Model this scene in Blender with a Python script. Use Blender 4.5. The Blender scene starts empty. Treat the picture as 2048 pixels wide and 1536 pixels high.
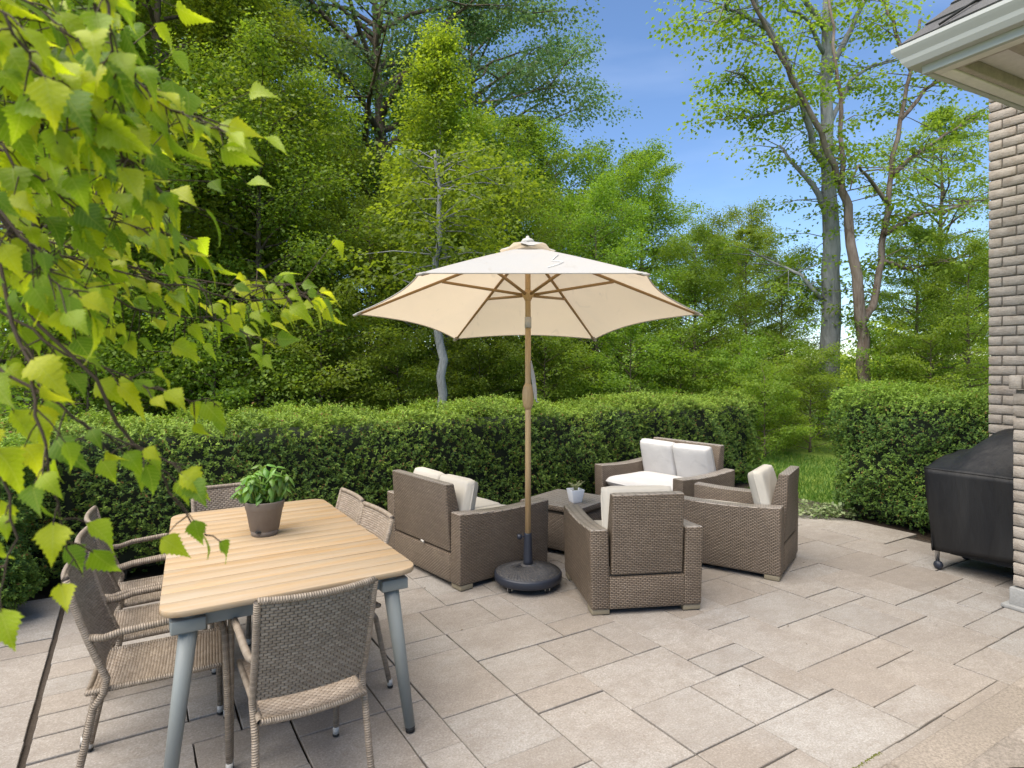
import bpy, bmesh, math, random
import numpy as np
from mathutils import Vector, Matrix

random.seed(7)
sc = bpy.context.scene
COL = sc.collection

# ------------------------------------------------------------------ camera
CAM_H = 1.65; F = 1240.0; HZ = 725.0
cam_d = bpy.data.cameras.new('camera')
cam = bpy.data.objects.new('camera', cam_d); COL.objects.link(cam)
cam.location = (0, 0, CAM_H)
cam.rotation_euler = (math.radians(90), 0, 0)
cam_d.sensor_width = 36.0
cam_d.lens = 36.0 * F / 2048
cam_d.shift_y = -(768 - HZ) / 2048
cam_d.clip_start = 0.05
cam_d.clip_end = 800
cam_d.dof.use_dof = True
cam_d.dof.focus_distance = 4.6
cam_d.dof.aperture_fstop = 6.3
sc.camera = cam

# ------------------------------------------------------------------ world, sun, exposure
SUN_AZ = math.radians(-135)      # measured from +Y (view direction) towards +X
SUN_EL = math.radians(62)
wd = bpy.data.worlds.new('World'); sc.world = wd; wd.use_nodes = True
nt = wd.node_tree; nt.nodes.clear()
wout = nt.nodes.new('ShaderNodeOutputWorld'); wbg = nt.nodes.new('ShaderNodeBackground')
sky = nt.nodes.new('ShaderNodeTexSky'); sky.sky_type = 'NISHITA'; sky.sun_disc = False
sky.sun_elevation = SUN_EL; sky.sun_rotation = SUN_AZ
sky.air_density = 1.0; sky.dust_density = 0.0; sky.ozone_density = 5.5; sky.altitude = 800
# thin wisps of high cloud, the same all round the dome
wtc = nt.nodes.new('ShaderNodeTexCoord'); wmap = nt.nodes.new('ShaderNodeMapping')
wmap.inputs['Scale'].default_value = (1.2, 3.2, 6.0); wmap.inputs['Rotation'].default_value = (0.1, 0.25, 0.5)
wno = nt.nodes.new('ShaderNodeTexNoise'); wno.inputs['Scale'].default_value = 1.4; wno.inputs['Detail'].default_value = 5
wno.inputs['Roughness'].default_value = 0.5
wra = nt.nodes.new('ShaderNodeMapRange'); wra.inputs[1].default_value = 0.5; wra.inputs[2].default_value = 0.8
wra.inputs[3].default_value = 0.0; wra.inputs[4].default_value = 0.12
wmx = nt.nodes.new('ShaderNodeMix'); wmx.data_type = 'RGBA'
wmx.inputs[7].default_value = (7.5, 8.2, 9.5, 1)
nt.links.new(wtc.outputs['Generated'], wmap.inputs[0]); nt.links.new(wmap.outputs[0], wno.inputs['Vector'])
nt.links.new(wno.outputs['Fac'], wra.inputs[0]); nt.links.new(wra.outputs[0], wmx.inputs[0])
nt.links.new(sky.outputs[0], wmx.inputs[6]); nt.links.new(wmx.outputs[2], wbg.inputs[0])
wbg.inputs[1].default_value = 0.118
nt.links.new(wbg.outputs[0], wout.inputs[0])

sun_d = bpy.data.lights.new('sun', 'SUN'); sun = bpy.data.objects.new('sun', sun_d); COL.objects.link(sun)
sun_d.energy = 4.5; sun_d.angle = math.radians(70); sun_d.color = (1.0, 0.91, 0.775)
sdir = Vector((math.sin(SUN_AZ) * math.cos(SUN_EL), math.cos(SUN_AZ) * math.cos(SUN_EL), math.sin(SUN_EL)))
sun.rotation_euler = sdir.to_track_quat('Z', 'Y').to_euler()
sc.view_settings.view_transform = 'Standard'; sc.view_settings.look = 'None'
sc.view_settings.exposure = 0.92; sc.view_settings.gamma = 1.0; sc.view_settings.use_curve_mapping = False
sc.cycles.max_bounces = 4; sc.cycles.diffuse_bounces = 2; sc.cycles.glossy_bounces = 2
sc.cycles.transmission_bounces = 2; sc.cycles.transparent_max_bounces = 6
sc.cycles.use_adaptive_sampling = True; sc.cycles.adaptive_threshold = 0.02
sc.cycles.caustics_reflective = False; sc.cycles.caustics_refractive = False

# ------------------------------------------------------------------ frames of reference
TH = math.atan2(767, 1240)                      # paving runs 31.7 degrees off the view direction
AU = Vector((-math.sin(TH), math.cos(TH), 0)); AV = Vector((math.cos(TH), math.sin(TH), 0))
ROTV = TH                                       # local x -> AV, local y -> AU
def uv(u, v, z=0.0): return AU * u + AV * v + Vector((0, 0, z))
def at(x, y, Y): return Vector(((x - 1024) / F * Y, Y, CAM_H - (y - HZ) / F * Y))
def gnd(x, y, z=0.0):
    Y = (CAM_H - z) * F / (y - HZ); return Vector(((x - 1024) / F * Y, Y, z))

# ------------------------------------------------------------------ mesh helpers
class MB:
    def __init__(s): s.v = []; s.f = []; s.uv = {}; s.sm = []
    def add(s, vs, fs, uvs=None, smooth=False):
        o = len(s.v); s.v += [tuple(p) for p in vs]
        for k, f in enumerate(fs):
            if uvs is not None: s.uv[len(s.f)] = uvs[k]
            s.f.append(tuple(i + o for i in f)); s.sm.append(smooth)
        return s
    def box(s, c, d, rot=0.0, M=None):
        x, y, z = (k / 2 for k in d)
        vs = [Vector((a * x, b * y, e * z)) for e in (-1, 1) for b in (-1, 1) for a in (-1, 1)]
        if rot: R = Matrix.Rotation(rot, 3, 'Z'); vs = [R @ p for p in vs]
        if M is not None: vs = [M @ p for p in vs]
        vs = [p + Vector(c) for p in vs]
        return s.add(vs, [(0, 2, 3, 1), (4, 5, 7, 6), (0, 1, 5, 4), (2, 6, 7, 3), (0, 4, 6, 2), (1, 3, 7, 5)])
    def tube(s, pts, rad, n=10, caps=True, smooth=True, squash=1.0):
        pts = [Vector(p) for p in pts]; m = len(pts)
        rs = rad if isinstance(rad, (list, tuple)) else [rad] * m
        vs = []; L = [0.0]; up = None
        for i in range(m):
            t = (pts[min(i + 1, m - 1)] - pts[max(i - 1, 0)]).normalized()
            if up is None:
                up = Vector((0, 0, 1)) if abs(t.z) < 0.9 else Vector((0, 1, 0))
            a = t.cross(up).normalized(); b = a.cross(t).normalized(); up = b
            if i: L.append(L[-1] + (pts[i] - pts[i - 1]).length)
            for k in range(n):
                q = 2 * math.pi * k / n
                vs.append(pts[i] + a * math.cos(q) * rs[i] + b * math.sin(q) * rs[i] * squash)
        fs = []; uvs = []
        for i in range(m - 1):
            for k in range(n):
                k2 = (k + 1) % n
                fs.append((i * n + k, i * n + k2, (i + 1) * n + k2, (i + 1) * n + k))
                c = 2 * math.pi * max(rs)
                uvs.append([(k / n * c, L[i]), ((k + 1) / n * c, L[i]), ((k + 1) / n * c, L[i + 1]), (k / n * c, L[i + 1])])
        if caps:
            fs.append(tuple(range(n - 1, -1, -1))); uvs.append([(0, 0)] * n)
            fs.append(tuple((m - 1) * n + k for k in range(n))); uvs.append([(0, 0)] * n)
        return s.add(vs, fs, uvs, smooth)
    def lathe(s, prof, n=24, c=(0, 0, 0), smooth=True):
        vs = []; c = Vector(c)
        for r, z in prof:
            for k in range(n):
                q = 2 * math.pi * k / n; vs.append(c + Vector((r * math.cos(q), r * math.sin(q), z)))
        fs = [(i * n + k, i * n + (k + 1) % n, (i + 1) * n + (k + 1) % n, (i + 1) * n + k)
              for i in range(len(prof) - 1) for k in range(n)]
        fs.append(tuple(range(n - 1, -1, -1))); fs.append(tuple((len(prof) - 1) * n + k for k in range(n)))
        return s.add(vs, fs, None, smooth)
    def prism(s, poly, z0, z1):
        n = len(poly)
        vs = [(p[0], p[1], z0) for p in poly] + [(p[0], p[1], z1) for p in poly]
        fs = [tuple(range(n - 1, -1, -1)), tuple(range(n, 2 * n))] + [(i, (i + 1) % n, n + (i + 1) % n, n + i) for i in range(n)]
        return s.add(vs, fs)
    def grid(s, P, smooth=True, flip=False, uvscale=None):
        m = len(P); n = len(P[0]); vs = [p for r in P for p in r]
        fs = []
        for i in range(m - 1):
            for j in range(n - 1):
                q = (i * n + j, i * n + j + 1, (i + 1) * n + j + 1, (i + 1) * n + j)
                fs.append(q[::-1] if flip else q)
        return s.add(vs, fs, None, smooth)
    def mesh(s, name, mat, bevel=0.0, seg=2):
        me = bpy.data.meshes.new(name)
        me.from_pydata(s.v, [], s.f)
        me.polygons.foreach_set('use_smooth', s.sm)
        if bevel:
            bm = bmesh.new(); bm.from_mesh(me)
            es = [e for e in bm.edges if len(e.link_faces) == 2 and e.calc_face_angle(0) > 0.5]
            bmesh.ops.bevel(bm, geom=es, offset=bevel, segments=seg, profile=0.5, affect='EDGES', clamp_overlap=True)
            for f in bm.faces: f.smooth = True
            bm.to_mesh(me); bm.free()
        me.update()
        lay = me.uv_layers.new(name='UVMap')
        n = len(me.loops); co = np.empty(len(me.vertices) * 3); me.vertices.foreach_get('co', co); co = co.reshape(-1, 3)
        vi = np.empty(n, dtype=np.int32); me.loops.foreach_get('vertex_index', vi)
        nf = len(me.polygons); nor = np.empty(nf * 3); me.polygons.foreach_get('normal', nor); nor = np.abs(nor.reshape(-1, 3))
        tot = np.empty(nf, dtype=np.int32); me.polygons.foreach_get('loop_total', tot)
        ax = np.repeat(np.argmax(nor * np.array([1.0, 1.0, 1.02]), axis=1), tot); c = co[vi]
        out = np.empty((n, 2))
        out[:, 0] = np.where(ax == 0, c[:, 1], c[:, 0]); out[:, 1] = np.where(ax == 2, c[:, 1], c[:, 2])
        if s.uv and not bevel:
            st = np.empty(nf, dtype=np.int32); me.polygons.foreach_get('loop_start', st)
            for k, u in s.uv.items():
                out[st[k]:st[k] + len(u)] = u
        lay.data.foreach_set('uv', out.ravel())
        if mat is not None: me.materials.append(mat)
        return me
    def build(s, name, mat, parent=None, bevel=0.0, seg=2, loc=None):
        o = bpy.data.objects.new(name, s.mesh(name, mat, bevel, seg)); COL.objects.link(o)
        if parent is not None: o.parent = parent
        if loc is not None: o.location = loc
        return o

def tag(o, label, cat, group=None, kind=None):
    if label: o['label'] = label
    if cat: o['category'] = cat
    if group: o['group'] = group
    if kind: o['kind'] = kind
    return o
def struct(o): o['kind'] = 'structure'; return o
def thing(name, label, cat, loc=(0, 0, 0), rz=0.0, group=None):
    o = bpy.data.objects.new(name, None); COL.objects.link(o)
    o.location = loc; o.rotation_euler = (0, 0, rz); o.empty_display_size = 0.1
    return tag(o, label, cat, group)
def inst(name, me, parent=None, loc=(0, 0, 0), rot=(0, 0, 0), scale=(1, 1, 1)):
    o = bpy.data.objects.new(name, me); COL.objects.link(o)
    o.location = loc; o.rotation_euler = rot; o.scale = scale
    if parent is not None: o.parent = parent
    return o
def kids(o): return [c for c in bpy.data.objects if c.parent is o]
def copy_tree(o, parent=None):
    c = o.copy(); COL.objects.link(c); c.parent = parent
    for ch in kids(o): copy_tree(ch, c)
    return c

# ------------------------------------------------------------------ material helpers
def mat(name, col=(0.5, 0.5, 0.5), rough=0.6, metal=0.0, spec=0.4):
    m = bpy.data.materials.new(name); m.use_nodes = True
    b = m.node_tree.nodes['Principled BSDF']
    b.inputs['Base Color'].default_value = (*col, 1); b.inputs['Roughness'].default_value = rough
    b.inputs['Metallic'].default_value = metal; b.inputs['Specular IOR Level'].default_value = spec
    return m
class NT:
    def __init__(s, m): s.m = m; s.t = m.node_tree; s.b = s.t.nodes.get('Principled BSDF')
    def n(s, typ, **kw):
        o = s.t.nodes.new('ShaderNode' + typ)
        for k, v in kw.items():
            if k.startswith('i_'): o.inputs[k[2:].replace('_', ' ')].default_value = v
            else: setattr(o, k, v)
        return o
    def l(s, a, b): s.t.links.new(a, b)
    def coord(s, out='Object'): return s.n('TexCoord').outputs[out]
    def noise(s, vec, scale, detail=4, rough=0.5, dist=0.0):
        o = s.n('TexNoise'); o.inputs['Scale'].default_value = scale; o.inputs['Detail'].default_value = detail
        o.inputs['Roughness'].default_value = rough; o.inputs['Distortion'].default_value = dist
        if vec is not None: s.l(vec, o.inputs['Vector'])
        return o.outputs['Fac']
    def mapping(s, vec, scale=(1, 1, 1), rot=(0, 0, 0), loc=(0, 0, 0)):
        o = s.n('Mapping'); o.inputs['Scale'].default_value = scale; o.inputs['Rotation'].default_value = rot
        o.inputs['Location'].default_value = loc; s.l(vec, o.inputs[0]); return o.outputs[0]
    def math(s, op, a, b=None, c=None, clamp=False):
        o = s.n('Math', operation=op, use_clamp=clamp)
        for k, x in enumerate((a, b, c)):
            if x is None: continue
            if isinstance(x, (int, float)): o.inputs[k].default_value = x
            else: s.l(x, o.inputs[k])
        return o.outputs[0]
    def rng(s, x, a, b, c=0.0, d=1.0):
        o = s.n('MapRange'); s.l(x, o.inputs[0])
        for k, q in enumerate((a, b, c, d)): o.inputs[k + 1].default_value = q
        return o.outputs[0]
    def ramp(s, fac, stops):
        o = s.n('ValToRGB'); e = o.color_ramp.elements
        while len(e) < len(stops): e.new(0.5)
        for k, (p, c) in enumerate(stops): e[k].position = p; e[k].color = (*c, 1)
        s.l(fac, o.inputs[0]); return o.outputs[0]
    def mix(s, fac, a, b, mode='MIX'):
        o = s.n('Mix', data_type='RGBA', blend_type=mode)
        for k, x in ((0, fac), (6, a), (7, b)):
            if isinstance(x, (int, float)): o.inputs[k].default_value = x
            elif isinstance(x, tuple): o.inputs[k].default_value = (*x, 1)
            else: s.l(x, o.inputs[k])
        return o.outputs[2]
    def bump(s, h, strength=0.3, dist=0.01):
        o = s.n('Bump'); o.inputs['Strength'].default_value = strength; o.inputs['Distance'].default_value = dist
        s.l(h, o.inputs['Height']); s.l(o.outputs[0], s.b.inputs['Normal']); return o
    def base(s, c): s.l(c, s.b.inputs['Base Color'])
    def rough(s, c): s.l(c, s.b.inputs['Roughness'])

M = {}
# paving stone: one tone per slab, broad stains, fine grain
def m_paver():
    m = mat('paving_stone', rough=0.85, spec=0.25); t = NT(m)
    oi = t.n('ObjectInfo'); co = t.coord('Object')
    add = t.n('VectorMath', operation='ADD'); t.l(co, add.inputs[0]); t.l(oi.outputs['Location'], add.inputs[1]); v = add.outputs[0]
    base = t.ramp(oi.outputs['Random'], [(0, (0.265, 0.232, 0.20)), (0.25, (0.32, 0.284, 0.248)), (0.5, (0.305, 0.288, 0.268)), (0.75, (0.35, 0.32, 0.288)), (1, (0.27, 0.242, 0.214))])
    st = t.noise(t.mapping(v, (1, 1.8, 1), (0, 0, 0.35)), 2.8, 6, 0.65, 0.3)
    c = t.mix(t.rng(st, 0.45, 0.75, 0, 0.8), base, (0.235, 0.205, 0.18))
    pale = t.noise(v, 1.1, 3, 0.5, 0.3)
    c = t.mix(t.rng(pale, 0.5, 0.75, 0, 0.6), c, (0.42, 0.415, 0.40))
    g = t.noise(v, 110, 3, 0.75); g2 = t.noise(v, 48, 3, 0.75)
    c = t.mix(t.rng(g, 0.33, 0.60, 0.60, 0.0), c, (0.16, 0.135, 0.11)); c = t.mix(t.rng(g, 0.58, 0.72, 0, 0.4), c, (0.50, 0.47, 0.43))
    c = t.mix(t.rng(g2, 0.56, 0.70, 0, 0.6), c, (0.21, 0.17, 0.135))
    md = t.noise(t.mapping(v, (1, 1.5, 1), (0, 0, 0.6)), 13, 5, 0.7, 0.4)
    c = t.mix(t.rng(md, 0.45, 0.70, 0, 0.42), c, (0.20, 0.172, 0.143)); c = t.mix(t.rng(md, 0.44, 0.28, 0, 0.18), c, (0.42, 0.385, 0.34))
    dk = t.noise(v, 0.55, 2, 0.5)
    c = t.mix(t.rng(dk, 0.55, 0.75, 0, 0.4), c, (0.21, 0.18, 0.15))
    t.base(c)
    rip = t.noise(t.mapping(v, (1.2, 7, 1), (0, 0, 0.25)), 9, 4, 0.6, 0.8)
    h = t.math('ADD', t.math('MULTIPLY', g, 0.35), t.math('ADD', t.math('MULTIPLY', g2, 0.5), rip))
    t.bump(h, 0.5, 0.006); return m
M['paver'] = m_paver()
def m_speck(name, a, b, scale=120, rough=0.9, bump=0.4):
    m = mat(name, a, rough, spec=0.2); t = NT(m); v = t.coord('Object')
    g = t.noise(v, scale, 3, 0.7); q = t.noise(v, 3.0, 4, 0.6)
    c = t.mix(t.rng(g, 0.35, 0.65), a, b); c = t.mix(t.rng(q, 0.4, 0.75, 0, 0.5), c, tuple(k * 0.6 for k in a))
    t.base(c); t.bump(g, bump, 0.004); return m
M['joint'] = m_speck('joint_sand', (0.04, 0.032, 0.026), (0.075, 0.06, 0.048), 150)
M['step'] = m_speck('aggregate_step', (0.33, 0.285, 0.24), (0.19, 0.165, 0.135), 95, 0.95, 0.7)
M['mulch'] = m_speck('dark_mulch', (0.03, 0.022, 0.016), (0.07, 0.05, 0.035), 40)
M['litter'] = mat('dry_leaf_bits', (0.11, 0.075, 0.035), 0.9)
M['moss'] = mat('moss', (0.10, 0.11, 0.02), 0.95)
def m_brick():
    m = mat('tan_brick', rough=0.9, spec=0.2); t = NT(m)
    oi = t.n('ObjectInfo'); co = t.coord('Object')
    add = t.n('VectorMath', operation='ADD'); t.l(co, add.inputs[0]); t.l(oi.outputs['Location'], add.inputs[1]); v = add.outputs[0]
    isl = t.n('NewGeometry').outputs['Random Per Island']
    r = t.math('FRACT', t.math('ADD', oi.outputs['Random'], isl))
    base = t.ramp(r, [(0, (0.265, 0.235, 0.20)), (0.35, (0.34, 0.30, 0.255)), (0.7, (0.385, 0.338, 0.285)), (1, (0.30, 0.255, 0.21))])
    st = t.noise(v, 14, 5, 0.65); g = t.noise(v, 90, 3, 0.7)
    c = t.mix(t.rng(st, 0.45, 0.75, 0, 0.8), base, (0.40, 0.36, 0.315)); c = t.mix(t.rng(st, 0.5, 0.25, 0, 0.6), c, (0.22, 0.175, 0.135))
    c = t.mix(t.rng(g, 0.4, 0.75, 0, 0.35), c, (0.18, 0.145, 0.115)); t.base(c)
    wav = t.noise(t.mapping(v, (1, 1, 2.5)), 26, 4, 0.6, 0.5)
    t.bump(t.math('ADD', wav, t.math('MULTIPLY', g, 0.4)), 0.7, 0.008); return m
M['brick'] = m_brick()
M['mortar'] = m_speck('mortar', (0.21, 0.185, 0.155), (0.16, 0.14, 0.115), 200)
M['limestone'] = m_speck('grey_base_stone', (0.34, 0.34, 0.33), (0.27, 0.27, 0.26), 70)
# woven resin wicker with flat strands
def m_wicker(name, a, b, pu, pv, rough=0.5):
    m = mat(name, a, rough, spec=0.45); t = NT(m)
    u = t.n('UVMap'); sp = t.n('SeparateXYZ'); t.l(u.outputs[0], sp.inputs[0])
    row = t.math('DIVIDE', sp.outputs[1], pv); ri = t.math('FLOOR', row); fv = t.math('FRACT', row)
    cu = t.math('ADD', t.math('DIVIDE', sp.outputs[0], pu), t.math('MULTIPLY', ri, 0.5))
    ci = t.math('FLOOR', cu); fu = t.math('FRACT', cu)
    hu = t.math('SINE', t.math('MULTIPLY', fu, math.pi)); hv = t.math('SINE', t.math('MULTIPLY', fv, math.pi))
    h = t.math('MULTIPLY', t.math('POWER', hu, 0.45), t.math('POWER', hv, 0.5))
    wn = t.n('TexWhiteNoise', noise_dimensions='2D'); cb = t.n('CombineXYZ'); t.l(ci, cb.inputs[0]); t.l(ri, cb.inputs[1]); t.l(cb.outputs[0], wn.inputs[0])
    str_ = t.n('TexWhiteNoise', noise_dimensions='1D'); t.l(ri, str_.inputs['W'])
    v = t.math('ADD', t.math('MULTIPLY', wn.outputs['Value'], 0.6), t.math('MULTIPLY', str_.outputs['Value'], 0.4))
    big = t.noise(t.coord('Object'), 5, 3, 0.5)
    c = t.mix(v, a, b); c = t.mix(t.rng(big, 0.4, 0.7, 0, 0.35), c, tuple(k * 0.72 for k in a))
    c = t.mix(t.rng(h, 0.10, 0.72, 1, 0), c, tuple(k * 0.16 for k in a)); t.base(c)
    t.bump(h, 1.0, 0.006); return m
M['wicker'] = m_wicker('brown_wicker', (0.145, 0.107, 0.075), (0.225, 0.172, 0.125), 0.030, 0.0115)
M['wicker_lit_top'] = m_wicker('brown_wicker_lit_top', (0.32, 0.275, 0.23), (0.44, 0.39, 0.34), 0.09, 0.0095, 0.38)  # paler wicker for upward faces, the light they reflect is in the colour
def m_strand():
    m = mat('taupe_woven_strand', rough=0.48, spec=0.5); t = NT(m)
    r = t.n('NewGeometry').outputs['Random Per Island']
    c = t.ramp(r, [(0, (0.235, 0.185, 0.138)), (0.5, (0.275, 0.22, 0.167)), (1, (0.33, 0.27, 0.21))])
    q = t.noise(t.coord('Object'), 9, 3, 0.6)
    t.base(t.mix(t.rng(q, 0.45, 0.7, 0, 0.3), c, (0.15, 0.12, 0.09))); return m
M['strand'] = m_strand()
def m_wrap():
    m = mat('taupe_wrapped_strand', rough=0.5, spec=0.45); t = NT(m)
    u = t.n('UVMap'); sp = t.n('SeparateXYZ'); t.l(u.outputs[0], sp.inputs[0])
    w = t.math('ADD', t.math('DIVIDE', sp.outputs[1], 0.0085), t.math('MULTIPLY', sp.outputs[0], 6.0))
    k = t.math('FLOOR', w); f = t.math('FRACT', w); h = t.math('POWER', t.math('SINE', t.math('MULTIPLY', f, math.pi)), 0.5)
    wn = t.n('TexWhiteNoise', noise_dimensions='1D'); t.l(k, wn.inputs['W'])
    c = t.mix(wn.outputs['Value'], (0.22, 0.175, 0.13), (0.32, 0.26, 0.20)); c = t.mix(t.rng(h, 0, 0.55, 1, 0), c, (0.06, 0.045, 0.033))
    t.base(c); t.bump(h, 0.9, 0.004); return m
M['wrap'] = m_wrap()
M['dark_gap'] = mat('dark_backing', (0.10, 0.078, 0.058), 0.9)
M['foot'] = mat('olive_plastic_foot', (0.21, 0.18, 0.125), 0.6)
def m_fabric(name, a, rough=0.9, sc_=420, trans=0.0):
    m = mat(name, a, rough, spec=0.15); t = NT(m); v = t.coord('Object')
    g = t.noise(v, sc_, 2, 0.6); q = t.noise(v, 4, 4, 0.6)
    c = t.mix(t.rng(q, 0.4, 0.75, 0, 0.35), a, tuple(k * 0.82 for k in a)); t.base(c)
    w = t.noise(t.mapping(v, (1, 1, 4)), 7, 3, 0.5, 1.6); w2 = t.math('ABSOLUTE', t.math('SUBTRACT', t.noise(t.mapping(v, (2.2, 0.9, 2)), 5, 2, 0.5, 1.2), 0.5))
    t.bump(t.math('ADD', t.math('MULTIPLY', g, 0.12), w), 0.35, 0.012); return m
M['cushion'] = m_fabric('oatmeal_cushion', (0.50, 0.465, 0.40))
M['cushion_light'] = m_fabric('pale_grey_cushion', (0.52, 0.505, 0.49))
def m_teak():
    m = mat('teak', rough=0.55, spec=0.3); t = NT(m)
    oi = t.n('ObjectInfo'); v = t.coord('Object')
    off = t.n('CombineXYZ'); t.l(t.math('MULTIPLY', oi.outputs['Random'], 40.0), off.inputs[0]); t.l(t.math('MULTIPLY', oi.outputs['Random'], 17.0), off.inputs[1])
    ad = t.n('VectorMath', operation='ADD'); t.l(v, ad.inputs[0]); t.l(off.outputs[0], ad.inputs[1]); v = ad.outputs[0]
    base = t.ramp(oi.outputs['Random'], [(0, (0.36, 0.235, 0.118)), (0.4, (0.40, 0.275, 0.152)), (0.7, (0.36, 0.268, 0.172)), (1, (0.41, 0.265, 0.128))])
    gr = t.noise(t.mapping(v, (1.6, 55, 30)), 3, 5, 0.65, 0.4); gr2 = t.noise(t.mapping(v, (0.9, 9, 6)), 3, 4, 0.6, 0.6)
    c = t.mix(t.rng(gr, 0.45, 0.75, 0, 0.55), base, (0.27, 0.17, 0.085)); c = t.mix(t.rng(gr2, 0.38, 0.66, 0, 0.8), c, (0.36, 0.295, 0.215))
    bl = t.noise(v, 2.2, 3, 0.5); c = t.mix(t.rng(bl, 0.55, 0.75, 0, 0.4), c, (0.36, 0.25, 0.14))
    t.base(c); t.bump(gr, 0.25, 0.002); return m
M['teak'] = m_teak()
M['grey_metal'] = mat('sage_grey_powder_coat', (0.205, 0.222, 0.215), 0.5, 0.0, 0.5)
M['black_rubber'] = mat('black_rubber', (0.02, 0.02, 0.02), 0.7)
M['cap_grey'] = mat('grey_foot_cap', (0.42, 0.40, 0.37), 0.6)
def m_canopy():
    m = mat('cream_canopy', rough=0.9, spec=0.1); t = NT(m); v = t.coord('Object')
    q = t.noise(v, 2.2, 5, 0.6, 0.5); st = t.noise(t.mapping(v, (3, 1, 1)), 3.5, 4, 0.6, 0.8)
    side_ = t.mix(t.n('NewGeometry').outputs['Backfacing'], (0.80, 0.67, 0.50), (0.54, 0.535, 0.52))  # tan underside: cloth tone plus warm bounced light put into the colour
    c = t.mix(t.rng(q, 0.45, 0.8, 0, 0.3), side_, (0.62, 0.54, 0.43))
    c = t.mix(t.rng(st, 0.62, 0.75, 0, 0.30), c, (0.42, 0.37, 0.30)); t.base(c)
    wv = t.noise(v, 600, 1, 0.5); t.bump(t.math('ADD', t.noise(v, 6, 2, 0.5), t.math('MULTIPLY', wv, 0.1)), 0.2, 0.02)
    tr = t.n('BsdfTranslucent'); t.l(c, tr.inputs[0]); mx = t.n('MixShader'); mx.inputs[0].default_value = 0.40
    out = t.t.nodes['Material Output']; t.l(t.b.outputs[0], mx.inputs[1]); t.l(tr.outputs[0], mx.inputs[2]); t.l(mx.outputs[0], out.inputs[0]); return m
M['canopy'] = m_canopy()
M['pole'] = mat('tan_pole', (0.40, 0.25, 0.11), 0.45)
M['rib'] = mat('brown_rib', (0.33, 0.205, 0.09), 0.5)
def m_pole():
    t = NT(M['pole']); v = t.coord('Object'); g = t.noise(t.mapping(v, (60, 60, 3)), 2, 4, 0.6)
    t.base(t.mix(t.rng(g, 0.35, 0.7), (0.52, 0.36, 0.19), (0.42, 0.275, 0.13)))
m_pole()
M['navy'] = mat('navy_black_plastic', (0.022, 0.026, 0.038), 0.42)
M['base_top'] = m_speck('weathered_navy_plastic', (0.045, 0.047, 0.055), (0.10, 0.095, 0.09), 60, 0.5, 0.3)
M['steel'] = mat('steel', (0.55, 0.55, 0.55), 0.3, 1.0)
def m_cover():
    m = mat('black_grill_cover', (0.02, 0.02, 0.022), 0.55, spec=0.35); t = NT(m); v = t.coord('Object')
    a = t.noise(t.mapping(v, (2.2, 2.2, 0.5)), 3.2, 3, 0.5, 0.2); b = t.noise(v, 500, 2, 0.5)
    t.base(t.mix(t.rng(a, 0.35, 0.7), (0.008, 0.008, 0.009), (0.018, 0.0175, 0.017)))
    t.bump(t.math('ADD', a, t.math('MULTIPLY', b, 0.02)), 0.35, 0.05); return m
M['cover'] = m_cover()
M['white_paint'] = m_speck('pale_painted_wood', (0.84, 0.81, 0.75), (0.78, 0.75, 0.68), 25, 0.6, 0.1)
M['gutter'] = mat('pale_grey_aluminium', (0.47, 0.475, 0.445), 0.4)
M['trim'] = m_speck('weathered_trim', (0.52, 0.46, 0.39), (0.42, 0.37, 0.31), 30, 0.7, 0.15)
M['shingle'] = m_speck('asphalt_shingle', (0.085, 0.085, 0.09), (0.16, 0.155, 0.15), 180, 0.95, 0.5)
M['pot_taupe'] = m_speck('taupe_plastic_pot', (0.185, 0.155, 0.13), (0.165, 0.135, 0.115), 20, 0.55, 0.05)
M['soil'] = m_speck('potting_soil', (0.03, 0.025, 0.02), (0.05, 0.04, 0.03), 80)
M['white_ceramic'] = mat('white_ceramic', (0.80, 0.81, 0.82), 0.3)
M['bronze'] = m_speck('dark_bronze', (0.045, 0.03, 0.02), (0.02, 0.015, 0.01), 60, 0.5, 0.2)
M['string'] = mat('pale_string', (0.60, 0.60, 0.58), 0.8)
M['strap'] = mat('grey_strap', (0.42, 0.40, 0.37), 0.8)
# bark
def m_bark(name, a, b, scale=9):
    m = mat(name, a, 0.95, spec=0.1); t = NT(m); v = t.coord('Object')
    q = t.noise(t.mapping(v, (1, 1, 0.22)), scale * 1.6, 6, 0.7, 0.6); big = t.noise(t.mapping(v, (1, 1, 0.4)), 1.3, 4, 0.6, 0.6)
    c = t.mix(t.rng(q, 0.35, 0.65), a, b); c = t.mix(t.rng(big, 0.45, 0.7, 0, 0.7), c, tuple(min(1, k * 1.7) for k in b)); t.base(c); t.bump(q, 0.9, 0.05); return m
M['bark_grey'] = m_bark('grey_bark', (0.135, 0.138, 0.138), (0.25, 0.258, 0.262))
M['bark_brown'] = m_bark('brown_bark', (0.075, 0.06, 0.045), (0.15, 0.12, 0.09))
M['bark_peel'] = m_bark('peeling_bark', (0.085, 0.058, 0.042), (0.205, 0.17, 0.145), 6)
M['twig'] = mat('dark_twig', (0.06, 0.04, 0.025), 0.8)
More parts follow.
